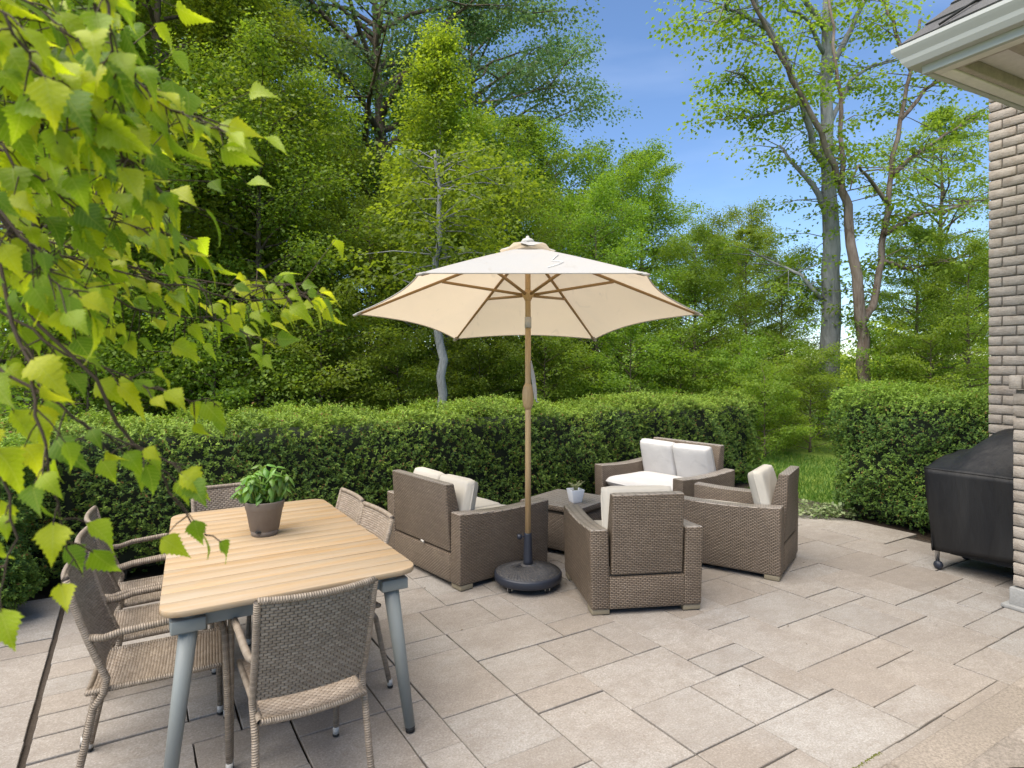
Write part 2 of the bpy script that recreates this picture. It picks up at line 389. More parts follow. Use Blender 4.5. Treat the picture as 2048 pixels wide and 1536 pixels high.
# leaves: diffuse and translucent, tone per leaf
def m_leaf(name, dark, light, trans, tw=0.45, rough=0.5, spec=0.3, obj_var=0.14, brown=0.0):
    m = mat(name, dark, rough, spec=spec); t = NT(m)
    at_ = t.n('Attribute', attribute_name='tone'); r = t.n('NewGeometry').outputs['Random Per Island']; oi = t.n('ObjectInfo')
    f = t.math('ADD', t.math('MULTIPLY', at_.outputs['Fac'], 0.6), t.math('MULTIPLY', r, 0.4))
    c = t.mix(f, dark, light)
    if brown: c = t.mix(t.math('LESS_THAN', t.math('FRACT', t.math('MULTIPLY', r, 37.0)), brown), c, (0.20, 0.115, 0.04))
    hs = t.n('HueSaturation'); t.l(c, hs.inputs['Color'])
    t.l(t.rng(oi.outputs['Random'], 0, 1, 0.5 - 0.008, 0.5 + 0.022), hs.inputs['Hue']); t.l(t.rng(oi.outputs['Random'], 0, 1, 1 - obj_var, 1 + obj_var), hs.inputs['Value'])
    c = hs.outputs[0]; t.base(c)
    tr = t.n('BsdfTranslucent'); c2 = t.mix(1.0, c, trans, 'MULTIPLY'); t.l(c2, tr.inputs[0])
    mx = t.n('MixShader'); mx.inputs[0].default_value = tw
    out = t.t.nodes['Material Output']; t.l(t.b.outputs[0], mx.inputs[1]); t.l(tr.outputs[0], mx.inputs[2]); t.l(mx.outputs[0], out.inputs[0]); return m
M['leaf_maple'] = m_leaf('maple_leaves', (0.085, 0.145, 0.022), (0.235, 0.315, 0.042), (1.9, 1.85, 0.7), 0.5)
M['leaf_young'] = m_leaf('young_maple_leaves', (0.13, 0.20, 0.022), (0.29, 0.36, 0.04), (2.0, 1.85, 0.8), 0.5)
M['leaf_oak'] = m_leaf('oak_leaves', (0.065, 0.13, 0.055), (0.14, 0.215, 0.095), (1.9, 1.9, 1.1), 0.45)
M['leaf_sparse'] = m_leaf('elm_leaves', (0.10, 0.165, 0.025), (0.24, 0.29, 0.04), (2.0, 1.9, 0.8), 0.5)
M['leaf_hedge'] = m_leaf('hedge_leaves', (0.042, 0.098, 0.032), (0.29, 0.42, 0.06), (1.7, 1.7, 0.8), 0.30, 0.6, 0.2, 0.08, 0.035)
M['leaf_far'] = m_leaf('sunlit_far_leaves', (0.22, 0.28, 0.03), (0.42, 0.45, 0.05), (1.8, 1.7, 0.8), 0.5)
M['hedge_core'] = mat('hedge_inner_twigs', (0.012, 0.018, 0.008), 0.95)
M['leaf_grass'] = m_leaf('grass_blades', (0.06, 0.13, 0.02), (0.14, 0.22, 0.035), (1.8, 1.8, 0.8), 0.35)
def m_lawn():
    m = mat('lawn', (0.07, 0.13, 0.03), 0.95, spec=0.1); t = NT(m); v = t.coord('Object')
    a = t.noise(v, 0.35, 4, 0.6); b = t.noise(v, 30, 3, 0.7)
    c = t.mix(t.rng(a, 0.35, 0.7), (0.085, 0.155, 0.03), (0.20, 0.26, 0.045)); c = t.mix(t.rng(b, 0.4, 0.7, 0, 0.5), c, (0.05, 0.09, 0.02)); t.base(c); t.bump(b, 0.6, 0.05); return m
M['lawn'] = m_lawn()
M['floor_woods'] = m_speck('woodland_floor', (0.07, 0.075, 0.025), (0.12, 0.12, 0.04), 6)
def m_birch(name, per_leaf):
    m = mat(name, (0.2, 0.3, 0.04), 0.38, spec=0.35); t = NT(m)
    oi = t.n('ObjectInfo'); u = t.n('UVMap'); sp = t.n('SeparateXYZ'); t.l(u.outputs[0], sp.inputs[0])
    rnd = t.n('NewGeometry').outputs['Random Per Island'] if per_leaf else oi.outputs['Random']
    c = t.ramp(rnd, [(0, (0.14, 0.25, 0.03)), (0.25, (0.23, 0.36, 0.022)), (0.6, (0.37, 0.47, 0.022)), (1, (0.53, 0.56, 0.03))])
    ax = t.math('ABSOLUTE', sp.outputs[0])
    vein = t.math('ABSOLUTE', t.math('SUBTRACT', t.math('FRACT', t.math('MULTIPLY', t.math('SUBTRACT', sp.outputs[1], t.math('MULTIPLY', ax, 0.75)), 9.0)), 0.5))
    vm = t.rng(vein, 0.0, 0.09, 1, 0); mid = t.rng(ax, 0.0, 0.022, 1, 0); vv = t.math('MAXIMUM', vm, mid)
    c = t.mix(t.math('MULTIPLY', vv, 0.45), c, (0.55, 0.62, 0.16)); q = t.noise(t.coord('Object'), 30, 3, 0.6)
    c = t.mix(t.rng(q, 0.5, 0.75, 0, 0.35), c, (0.16, 0.24, 0.03)); t.base(c); t.bump(vv, 0.35, 0.002)
    tr = t.n('BsdfTranslucent'); c2 = t.mix(1.0, c, (1.6, 1.55, 0.55), 'MULTIPLY'); t.l(c2, tr.inputs[0])
    mx = t.n('MixShader'); mx.inputs[0].default_value = 0.55
    out = t.t.nodes['Material Output']; t.l(t.b.outputs[0], mx.inputs[1]); t.l(tr.outputs[0], mx.inputs[2]); t.l(mx.outputs[0], out.inputs[0]); return m
M['birch'] = m_birch('birch_leaf', False)
M['birch_back'] = m_birch('birch_foliage', True)
M['basil'] = m_leaf('basil_leaves', (0.10, 0.20, 0.03), (0.20, 0.32, 0.06), (1.5, 1.5, 0.7), 0.35, 0.35, 0.5, 0.2)
M['basil_stem'] = mat('basil_stem', (0.22, 0.30, 0.07), 0.6)
M['pale_plant'] = mat('pale_green_plant', (0.42, 0.42, 0.19), 0.7)
M['variegated'] = m_leaf('variegated_leaves', (0.11, 0.20, 0.05), (0.40, 0.45, 0.26), (1.2, 1.2, 1.0), 0.25, 0.5, 0.3, 0.05)
# ================================================================== THE SETTING
# ground: one sheet to the horizon, gently falling away behind the trees
def ground_sheet():
    xs = np.concatenate([np.linspace(-300, -40, 8), np.linspace(-36, 36, 37), np.linspace(40, 300, 8)])
    ys = np.concatenate([np.linspace(-60, 0, 4), np.linspace(2, 40, 20), np.linspace(46, 120, 12), np.linspace(150, 600, 8)])
    rr = random.Random(2)
    P = []
    for y in ys:
        r = []
        for x in xs:
            z = -0.06
            if y > 9: z += 0.06 * math.sin(x * 0.5 + 1) * math.sin(y * 0.4)
            if y > 60: z += min(4.0, (y - 60) * 0.03) * (0.6 + 0.4 * math.sin(x * 0.02 + 1))
            r.append((x, y, z))
        P.append(r)
    return MB().grid(P, True)
struct(ground_sheet().build('lawn', M['lawn']))

MOD = 0.2; U0 = 1.413; V0 = 1.237
# sand bed of the patio
bed = MB(); bed.prism([uv(-3, -6.5)[:2], uv(-3, 6.35)[:2], uv(4.05, 6.35)[:2], uv(4.05, 7.0)[:2], uv(5.42, 7.0)[:2], uv(5.42, -6.5)[:2]], -0.12, -0.018)
patio = struct(bed.build('patio', M['joint']))

# --- slabs: the ones that can be read in the photograph, then a random ashlar fill
KNOWN = [(10,12,2,4),(8,10,2,5),(10,12,4,5),(12,13,3,5),(9,10,0,2),(6,9,0,2),(4,6,0,2),(5,7,-1,0),(6,8,2,4),(8,9,5,7),(6,8,4,6),(6,8,6,7),
 (7,9,7,9),(5,7,7,9),(4,5,7,9),(4,6,4,7),(5,6,2,4),(2,5,2,4),(3,4,0,2),(2,4,4,6),(2,4,6,8),(2,4,8,9),(1,2,4,6),(0,1,4,6),(0,2,6,9),(1,3,9,11),(0,1,9,11),
 (6,7,9,11),(3,6,9,11),(3,5,11,13),(2,3,11,13),(0,2,11,13),(1,3,13,16),(5,6,14,16),(5,7,11,14),(6,8,14,16),(7,8,16,18),(4,7,16,18),(3,5,13,15),(3,5,15,16),
 (2,4,16,18),(3,4,18,20),(2,3,18,20),(1,2,16,18),(6,8,18,21),(4,6,18,21),(8,10,18,21),(7,9,21,23),(6,7,21,23),(9,12,21,23),(7,9,13,14),(7,9,11,13),
 (10,12,0,2),(12,14,0,3),(13,15,3,5),(15,17,3,5),(0,2,2,4),(1,3,0,2),(-1,1,0,2),
 (8,11,23,26),(11,14,23,26),(5,8,23,25),(3,5,21,24),(14,17,23,26),(12,14,21,23),
 (7,9,-1,0),(3,5,-1,0),(4,7,-3,-1),(2,4,-3,-1)]
for k, i in enumerate(range(-4, 19)):                 # long narrow slabs beside the left-hand joint
    KNOWN.append((i, i + 1, -8, -5) if k % 3 else (i, i + 1, -8, -4))
occ = {}
slabs = []
def place(r):
    cells = [(i, j) for i in range(r[0], r[1]) for j in range(r[2], r[3])]
    if any(c in occ for c in cells): return False
    for c in cells: occ[c] = 1
    slabs.append(r); return True
for r in KNOWN: place(r)
rp = random.Random(11)
SIZES = [(2,2),(2,3),(3,2),(1,2),(2,1),(2,2),(1,2),(2,1)]
I0, I1, J0, J1 = -6, 20, -22, 28
def allowed(i, j):
    u = U0 + MOD * (i + .5); v = V0 + MOD * (j + .5)
    if u > 5.4: return False
    if j >= 26: return False
    if u < 3.9 and v > 6.25: return False
    if v < -0.7 and u > 4.85: return False
    p = uv(u, v)
    if p.y < 0.55: return False
    if abs(p.x) > 1.15 * p.y + 0.6: return False
    if u < 1.2 and v > 0.4: return i >= -2
    return True
for i in range(I0, I1):
    for j in range(J0, J1):
        if (i, j) in occ or not allowed(i, j): continue
        opts = SIZES[:]; rp.shuffle(opts)
        for a, b in opts + [(1, 1)]:
            if all(allowed(x, y) and (x, y) not in occ for x in range(i, i + a) for y in range(j, j + b)):
                place((i, i + a, j, j + b)); break
slab_meshes = {}
def slab_mesh(w, h, k):
    key = (w, h, k)
    if key in slab_meshes: return slab_meshes[key]
    r = random.Random(hash(key) & 0xffff); b = MB(); hw, hh = w / 2, h / 2
    def edge(p, q, n):
        out = []
        for s in range(n):
            t = s / n; x = p[0] + (q[0] - p[0]) * t; y = p[1] + (q[1] - p[1]) * t
            nx, ny = (p[1] - q[1]), (q[0] - p[0]); L = math.hypot(nx, ny)
            d = r.uniform(-0.0004, 0.0022); out.append((x + nx / L * d, y + ny / L * d))
        return out
    c = [(-hw, -hh), (hw, -hh), (hw, hh), (-hw, hh)]; n = 4
    ring = sum((edge(c[k2], c[(k2 + 1) % 4], n) for k2 in range(4)), [])
    m = len(ring); ins = 0.0022
    top = [(x - math.copysign(min(ins, abs(x) * .1), x), y - math.copysign(min(ins, abs(y) * .1), y), 0.0) for x, y in ring]
    mid = [(x, y, -0.0022 - r.uniform(0, 0.0012)) for x, y in ring]; bot = [(x, y, -0.05) for x, y in ring]
    vs = top + mid + bot; fs = [tuple(range(m))]
    for a in (0, 1):
        fs += [(a * m + q, (a + 1) * m + q, (a + 1) * m + (q + 1) % m, a * m + (q + 1) % m) for q in range(m)]
    b.add(vs, fs); me = b.mesh('paving_slab', M['paver']); slab_meshes[key] = me; return me
rs = random.Random(5)
slabs.sort(key=lambda r: (uv(U0 + MOD * (r[0] + r[1]) / 2, V0 + MOD * (r[2] + r[3]) / 2)).length)
for n, (i0, i1, j0, j1) in enumerate(slabs):
    g = rs.choice([0.003, 0.006, 0.0085]); w = (j1 - j0) * MOD - g; h = (i1 - i0) * MOD - g
    c = uv(U0 + MOD * (i0 + i1) / 2, V0 + MOD * (j0 + j1) / 2)
    if j1 == -8: c = c - AV * 0.022
    o = inst('paving_slab', slab_mesh(round(w, 4), round(h, 4), rs.randint(0, 1)), patio,
             (c.x + rs.uniform(-.0012, .0012), c.y + rs.uniform(-.0012, .0012), rs.uniform(-0.003, 0.003)), (rs.uniform(-.002, .002), rs.uniform(-.002, .002), ROTV + rs.uniform(-.002, .002)))
# moss in the joint in front of the steps
ms = MB(); r = random.Random(4)
for k in range(70):
    v = r.choice([r.gauss(2.55, .05), r.gauss(2.66, .03), r.gauss(2.32, .03)]); p = uv(U0 - 0.004 + r.uniform(-.007, .007), v, -0.004)
    ms.lathe([(0.006, -0.006), (0.007, 0.001), (0.003, 0.006)], 5, p)
tag(ms.build('moss', M['moss']), 'yellow green moss in the paving joint before the stone step', 'moss', None, 'stuff')

# --- steps of exposed aggregate, lower right
def step_block(name, u0, u1, v0, v1, z1, label):
    t = thing(name, label, 'step', uv((u0 + u1) / 2, (v0 + v1) / 2, 0), ROTV)
    n = 3; L = (v1 - v0) / n
    for k in range(n):
        b = MB(); b.box((-(v1 - v0) / 2 + L * (k + .5), 0, z1 / 2), (L - 0.007, u1 - u0, z1 - 0.002 * (k % 2)))
        b.build('tread_slab', M['step'], t, bevel=0.012, seg=2)
    return t
step_block('stone_step', 0.60, 1.242, 1.35, 4.6, 0.15, 'lower exposed aggregate stone step meeting the paving')
step_block('stone_step', -1.6, 0.972, 1.62, 4.9, 0.30, 'upper exposed aggregate stone step in the bottom right corner')
# dark bronze hoop with a basin, cut by the bottom right corner
hp = thing('metal_hoop', 'dark bronze bent metal hoop lying on the upper stone step', 'metal hoop', at(2010, 1530, 1.98), 0)
hp.location = (hp.location.x + 0.02, hp.location.y - 0.02, 0.30)
b = MB(); pts = []
W_, D_ = 0.26, 0.13
for k in range(40):
    a = 2 * math.pi * k / 40; ca, sa = math.cos(a), math.sin(a)
    pts.append((0.07 + W_ / 2 * math.copysign(abs(ca) ** .5, ca), -0.05 + D_ / 2 * math.copysign(abs(sa) ** .5, sa), 0.055))
b.tube(pts + [pts[0]], 0.0055, 8, False); b.build('rim', M['bronze'], hp)
b = MB(); b.prism([(p[0] * .98, p[1] - .03 if p[1] > -.05 else p[1], 0) for p in pts], 0.002, 0.03); b.build('tray', M['bronze'], hp, bevel=.008)

# ------------------------------------------------------------------ brick house
TB = math.radians(27.5)
BU = Vector((-math.sin(TB), math.cos(TB), 0)); BV = Vector((math.cos(TB), math.sin(TB), 0))
CRS = 0.0813; BL = 0.203
def brick_mesh(l, d, k):
    r = random.Random(k * 31 + int(l * 1000)); b = MB(); b.box((0, 0, 0), (l, d, 0.071))
    b.v = [(x + r.uniform(-.0022, .0022), y, z + r.uniform(-.0022, .0022)) for x, y, z in b.v]
    return b.mesh('brick', M['brick'], bevel=0.0035, seg=1)
BR = {('f', k): brick_mesh(BL - 0.0105, 0.09, k) for k in range(5)}
BR.update({('h', k): brick_mesh(0.092, 0.09, k + 9) for k in range(4)})
rb = random.Random(21)
def brick_wall(parent, L, H, limit, base=0.0):
    """local x runs along the wall away from its far corner, outer face at y=0 (facing -y)"""
    core = MB(); core.box((L / 2 + .006, 0.013 + 0.1, (H + base) / 2), (L - 0.012, 0.2, H - base - 0.01)); core.build('mortar_core', M['mortar'], parent)
    far = MB(); n = int((H - base) / CRS)
    for c in range(n):
        z = base + (c + .5) * CRS; x = 0.0; first = True
        while x < L - 0.05:
            if first and c % 2 == 0: kind, l = 'h', 0.092
            else: kind, l = 'f', BL - 0.0105
            first = False
            if x + l > L: break
            if x < limit:
                inst('brick', BR[(kind, rb.randint(0, 3))], parent, (x + l / 2, 0.045 + rb.uniform(-.0025, .0025), z), (0, rb.uniform(-.006, .006), math.pi * rb.randint(0, 1)))
            else:
                far.box((x + l / 2, 0.045, z), (l, 0.09, 0.071))
            x += l + 0.0105
        # return face round the corner, seen only from the lawn
        y = 0.10 + (0.0 if c % 2 else 0.10)
        while y < 1.6:
            far.box((0.044, y + .096, z), (0.09, 0.192, 0.071)); y += BL
    o = far.build('brickwork', M['brick'], parent); o['kind'] = 'stuff'
WC = Vector((0.7685 * 5.2, 5.2, 0))
house = thing('brick_house', 'tan brick house wall with rough faced bricks at the right edge', 'house', WC, math.atan2(-BU.y, -BU.x))
brick_wall(house, 4.2, 4.2, 1.0)
b = MB(); b.box((2.1, 0.85, 2.1), (4.16, 1.45, 4.15)); b.build('inner_wall', M['mortar'], house)
# low brick wing wall nearer the camera
PC = gnd(2026, 1215)
wing = thing('brick_wing_wall', 'low brick wing wall with rowlock cap and grey base stone by the grill', 'wall', PC, math.atan2(-BU.y, -BU.x))
brick_wall(wing, 2.6, 1.47, 0.9, 0.145)
b = MB(); b.box((1.3, 0.13, 0.07), (2.63, 0.30, 0.14)); b.build('base_stone', M['limestone'], wing, bevel=.008)
b = MB(); b.box((1.3, 0.13, 0.012), (2.70, 0.36, 0.024)); b.build('base_ledge', M['limestone'], wing, bevel=.004)
for k in range(12):
    b = MB(); b.box((-0.015 + k * 0.082 + .037, 0.12, 1.47 + 0.048), (0.072, 0.30, 0.092)); b.build('cap_brick', M['brick'], wing, bevel=.006, seg=1)
# return of the wing wall to the house (grill stands in the nook)
# ------------------------------------------------------------------ porch roof
EC = Vector((0.618 * 3.8, 3.8, 0))
roof = thing('porch_roof', 'grey shingled porch roof corner with pale gutter and boarded ceiling', 'roof', EC, math.atan2(-BU.y, -BU.x))
# local x: from the corner towards the camera (gutter edge), local y: towards the house (+BV)
ZE = 3.40; LX = 5.2; LY = 4.6
def bx(x0, x1, y0, y1, z0, z1, name, m, bev=0.004):
    b = MB(); b.box(((x0 + x1) / 2, (y0 + y1) / 2, (z0 + z1) / 2), (x1 - x0, y1 - y0, z1 - z0)); return b.build(name, m, roof, bevel=bev)
bx(0.10, LX, 0.10, 0.135, ZE - .005, ZE + 0.19, 'fascia', M['gutter'])
bx(0.10, 0.135, 0.137, LY, ZE - .005, ZE + 0.19, 'fascia', M['gutter'])
bx(0.137, LX, 0.137, 0.215, ZE + .002, ZE + .03, 'soffit_board', M['white_paint'])
bx(0.137, 0.215, 0.217, LY, ZE + .002, ZE + .03, 'soffit_board', M['white_paint'])
bx(0.217, LX, 0.217, 0.255, ZE + .012, ZE + .085, 'trim_board', M['trim'])
bx(0.217, 0.255, 0.257, LY, ZE + .012, ZE + .085, 'trim_board', M['trim'])
bx(0.46, 0.53, 0.257, LY, ZE + .03, ZE + .084, 'trim_board', M['trim'])
bx(0.10, LX, 0.10, LY, ZE + .086, ZE + .105, 'ceiling_panel', M['white_paint'], 0)
b = MB(); b.tube([(0.80 + .075 * math.cos(a * math.pi / 12), 0.62 + .075 * math.sin(a * math.pi / 12), ZE + .083) for a in range(25)], 0.006, 6, False); b.build('light_trim_ring', M['trim'], roof)
# gutter: K profile along the eave, returned round the corner
prof = [(0.0, 0.0), (-0.055, 0.0), (-0.075, 0.03), (-0.082, 0.055), (-0.105, 0.085), (-0.115, 0.10), (-0.115, 0.122), (-0.108, 0.122), (-0.106, 0.104), (0.0, 0.104)]
def gutter(alongx):
    b = MB(); n = len(prof); vs = []
    for e in (0, 1):
        for (o_, z) in prof:
            d = 0.098 + o_
            p = (d if e == 0 else (LX if alongx else LY), d, ZE + .045 + z)
            vs.append(p if alongx else (p[1], p[0], p[2]))
    fs = [(k, (k + 1) % n, n + (k + 1) % n, n + k) for k in range(n)] + [tuple(range(n)), tuple(range(2 * n - 1, n - 1, -1))]
    b.add(vs, fs); return b.build('gutter', M['gutter'], roof)
gutter(True); gutter(False)
# hip roof with courses of shingle tabs
PIT = math.radians(48); rr_ = random.Random(8)
def roof_face(alongx):
    n_c = 26; exp_ = 0.14
    for c in range(n_c):
        s0 = c * exp_; off = 0.02 + s0 * math.cos(PIT); z = ZE + 0.15 + s0 * math.sin(PIT) + 0.03
        x = off; k = 0
        vis = c < 12 and alongx
        b = MB()
        while x < (LX if alongx else LY):
            w = 0.30 + rr_.uniform(-.05, .05)
            nx, nz = -math.sin(PIT), math.cos(PIT); th = 0.010 + 0.003 * (k % 2)
            L = exp_ * 1.25
            def P(xx, s, h):
                y = off + s * math.cos(PIT) + nx * h; zz = z + s * math.sin(PIT) + nz * h
                return (xx, y, zz) if alongx else (y, xx, zz)
            x1 = min(x + w, (LX if alongx else LY)); xa = x + .003
            e = L * math.cos(PIT) if k == 0 else 0
            vs = [P(xa, 0, .004), P(x1, 0, .004), P(x1, L, -.004), P(xa + e, L, -.004), P(xa, 0, .004 + th), P(x1, 0, .004 + th), P(x1, L, 0), P(xa + e, L, 0)]
            fs = [(0, 1, 5, 4), (4, 5, 6, 7), (0, 4, 7, 3), (1, 2, 6, 5), (0, 3, 2, 1), (2, 3, 7, 6)]
            if vis and x < 2.2:
                MB().add(vs, fs).build('shingle', M['shingle'], roof)
            else: b.add(vs, fs)
            x = x1; k += 1
        if b.f:
            o = b.build('shingle_course', M['shingle'], roof); o['kind'] = 'stuff'
roof_face(True); roof_face(False)
b = MB(); b.tube([(0.25, 0.0, ZE + .20), (0.45, 0.12, ZE + .32), (0.75, 0.22, ZE + .43), (1.3, 0.3, ZE + .52)], 0.007, 6); b.build('cable', M['black_rubber'], roof)

# ------------------------------------------------------------------ foliage builders
def leaf_mesh(name, C, A, N, size, width, tone, m, fold=0.12):
    """one folded diamond per leaf. C centre of the leaf base, A axis, N normal, arrays (n,3)"""
    n = len(C); A = A / np.linalg.norm(A, axis=1, keepdims=True)
    S = np.cross(A, N); S /= np.linalg.norm(S, axis=1, keepdims=True) + 1e-9; N2 = np.cross(S, A)
    sz = size[:, None]; w = (size * width)[:, None]
    V = np.empty((n, 4, 3)); V[:, 0] = C; V[:, 2] = C + A * sz - N2 * sz * 0.12
    V[:, 1] = C + A * sz * 0.42 + S * w + N2 * w * fold * 2; V[:, 3] = C + A * sz * 0.42 - S * w + N2 * w * fold * 2
    me = bpy.data.meshes.new(name); me.vertices.add(4 * n); me.vertices.foreach_set('co', V.ravel().astype(np.float32))
    me.loops.add(4 * n); me.loops.foreach_set('vertex_index', np.arange(4 * n, dtype=np.int32))
    me.polygons.add(n); me.polygons.foreach_set('loop_start', np.arange(0, 4 * n, 4, dtype=np.int32)); me.polygons.foreach_set('loop_total', np.full(n, 4, dtype=np.int32))
    at_ = me.attributes.new('tone', 'FLOAT', 'POINT'); at_.data.foreach_set('value', np.repeat(tone, 4).astype(np.float32))
    me.materials.append(m); me.update(); me.validate(); return me

def sprays(rng, centers, dirs, per, spread, thick, size, flat=0.75, tonebase=None):
    """flat drooping sprays of leaves round each centre"""
    k = len(centers); n = k * per; c = np.repeat(centers, per, axis=0); d = np.repeat(dirs, per, axis=0)
    sp = np.repeat(spread, per)
    ang = rng.uniform(0, 2 * np.pi, n); rad = np.sqrt(rng.uniform(0, 1, n)) * sp * rng.uniform(0.6, 1.15, n)
    off = np.stack([np.cos(ang) * rad, np.sin(ang) * rad, rng.normal(0, thick, n) - 0.22 * rad ** 2 / np.maximum(sp, .1)], 1)
    along = rng.uniform(-0.9, 0.9, n) * sp
    C = c + off + d * along[:, None] * 0.7
    A = np.stack([np.cos(ang), np.sin(ang), rng.normal(-0.35, 0.35, n)], 1) + d * 0.5 + rng.normal(0, .35, (n, 3))
    N = np.stack([rng.normal(0, 1 - flat + .25, n), rng.normal(0, 1 - flat + .25, n), np.ones(n)], 1)
    s = size * rng.uniform(0.65, 1.25, n)
    tb = rng.uniform(0, 1, k) if tonebase is None else tonebase
    tone = np.clip(np.repeat(tb, per) * 0.75 + rng.uniform(0, .35, n), 0, 1)
    return C, A, N, s, tone

def tree_type(seed, H, R, zb, nl, per, size, trunk_r, m_leaf_, m_bark_, shape, rise=0.35, nsub=8, spread=0.55, flat=0.75, thick=0.07, lean=0.0):
    rng = np.random.default_rng(seed); b = MB()
    path = []; px = py = 0.0
    for k in range(9):
        t = k / 8; path.append(Vector((px + lean * t * t, py, H * t * 0.97))); px += rng.normal(0, .05) * H / 10; py += rng.normal(0, .05) * H / 10
    b.tube(path, [max(trunk_r * (1 - 0.93 * (k / 8)) * (1.25 if k == 0 else 1), .012) for k in range(9)], 8)
    cen = []; dr = []; spd = []
    for l in range(nl):
        t = (l + rng.uniform(0, .8)) / nl; z = zb + (H * 0.97 - zb) * t
        f = z / (H * .97) * 8; i = min(int(f), 7); p0 = path[i].lerp(path[i + 1], f - i)
        az = l * 2.39996 + rng.normal(0, .35); ln = R * shape(t) * rng.uniform(.7, 1.15)
        d = Vector((math.cos(az), math.sin(az), rise + rng.normal(0, .12) + 0.5 * t)); d.normalize()
        pts = [p0]; q = p0.copy(); dd = d.copy()
        for k in range(4):
            q = q + dd * ln / 4; pts.append(q.copy()); dd = (dd + Vector((rng.normal(0, .18), rng.normal(0, .18), rng.normal(-.06, .12)))).normalized()
        r0 = max(trunk_r * .38 * (1 - t * .7) * min(1.3, ln / 1.8), .014)
        b.tube(pts, [r0, r0 * .75, r0 * .5, r0 * .3, .006], 5, False)
        for s in range(nsub):
            w = rng.uniform(.25, 1.05); g = min(w * 4, 3.999); i2 = int(g); c = pts[i2].lerp(pts[i2 + 1], min(g - i2, 1.0))
            sa = az + rng.normal(0, .8); sl = rng.uniform(.15, .55) * ln * .55
            e = c + Vector((math.cos(sa), math.sin(sa), rng.normal(.08, .15))) * sl
            if s % 2 == 0: b.tube([c, c.lerp(e, .5) + Vector((0, 0, .03)), e], [r0 * .3, r0 * .2, .004], 4, False)
            cen.append(e); dr.append((math.cos(sa), math.sin(sa), 0.0)); spd.append(spread * rng.uniform(.6, 1.2) * (0.5 + .5 * min(1, ln / R)))
        cen.append(pts[-1]); dr.append(tuple(d)); spd.append(spread * .7)
    cen = np.array([tuple(c) for c in cen]); dr = np.array(dr); spd = np.array(spd)
    C, A, N, s, tone = sprays(rng, cen, dr, per, spd, thick, size, flat)
    return b.mesh('trunk', m_bark_), leaf_mesh('crown', C, A, N, s, 0.42, tone, m_leaf_)

dome = lambda t: (1 - abs(2 * t - 0.75) ** 2.2 * 0.55) if t < 1 else .3
cone = lambda t: 1.05 - 0.85 * t
wide = lambda t: 0.55 + 0.6 * math.sin(math.pi * min(1, t * .9 + .12))
low = lambda t: 1.1 - 0.55 * t
TT = {
 'maple_a': tree_type(1, 9.0, 3.0, 0.4, 46, 125, 0.073, 0.13, M['leaf_maple'], M['bark_brown'], low, 0.2, flat=.5, thick=.19),
 'maple_b': tree_type(2, 11.5, 3.3, 0.8, 46, 115, 0.078, 0.16, M['leaf_maple'], M['bark_brown'], dome, 0.35, flat=.5, thick=.16, spread=.62),
 'young': tree_type(3, 10.0, 2.5, 1.0, 46, 100, 0.076, 0.10, M['leaf_young'], M['bark_grey'], cone, 0.75, spread=.45, flat=.3, thick=.20),
 'oak': tree_type(4, 18.0, 5.6, 5.0, 50, 105, 0.118, 0.33, M['leaf_oak'], M['bark_brown'], wide, 0.3, nsub=10, spread=.85, flat=.5, thick=.16),
 'tall': tree_type(5, 17.0, 3.6, 3.0, 50, 80, 0.10, 0.22, M['leaf_maple'], M['bark_brown'], dome, 0.45, spread=.65, flat=.6, thick=.1),
 'elm': tree_type(6, 13.0, 3.4, 2.5, 40, 80, 0.088, 0.17, M['leaf_sparse'], M['bark_brown'], dome, 0.4, spread=.55, flat=.7),
 'shrub': tree_type(7, 3.6, 1.9, 0.15, 34, 62, 0.07, 0.05, M['leaf_maple'], M['bark_brown'], low, 0.25, nsub=6, spread=.42),
}
GRP = 'woodland trees beyond the hedge'
def plant(kind, x, Y, s, rz, name, label, cat='tree', group=None, z=-0.08, sz=None):
    p = Vector(((x - 1024) / F * Y, Y, z)); t = thing(name, label, cat, p, rz, group)
    t.scale = (s, s, sz or s); tr, cr = TT[kind]
    inst('trunk', tr, t); inst('crown', cr, t); return t
# front rank, low branching maples behind the hedge
plant('maple_a', 60, 9.4, .95, .3, 'maple_tree', 'low branched green maple at the far left behind the birch leaves', group=GRP)
plant('maple_b', 300, 11.0, 1.0, 2.0, 'maple_tree', 'bright green maple behind the hedge, left of the basil pot', group=GRP)
plant('maple_a', 520, 10.6, .74, 4.1, 'maple_tree', 'dense layered maple behind the hedge above the dining table', group=GRP)
plant('maple_a', 740, 11.6, .52, 1.1, 'maple_tree', 'layered green maple just left of the umbrella canopy', group=GRP)
plant('young', 880, 12.4, .83, .8, 'maple_sapling', 'slender yellow green young maple rising above the umbrella', group=GRP)
plant('maple_a', 1000, 13.0, .62, 2.7, 'maple_tree', 'short leafy maple hidden behind the umbrella pole', group=GRP)
plant('maple_a', 1190, 14.0, .62, .2, 'maple_tree', 'low green maple under the right half of the umbrella', group=GRP)
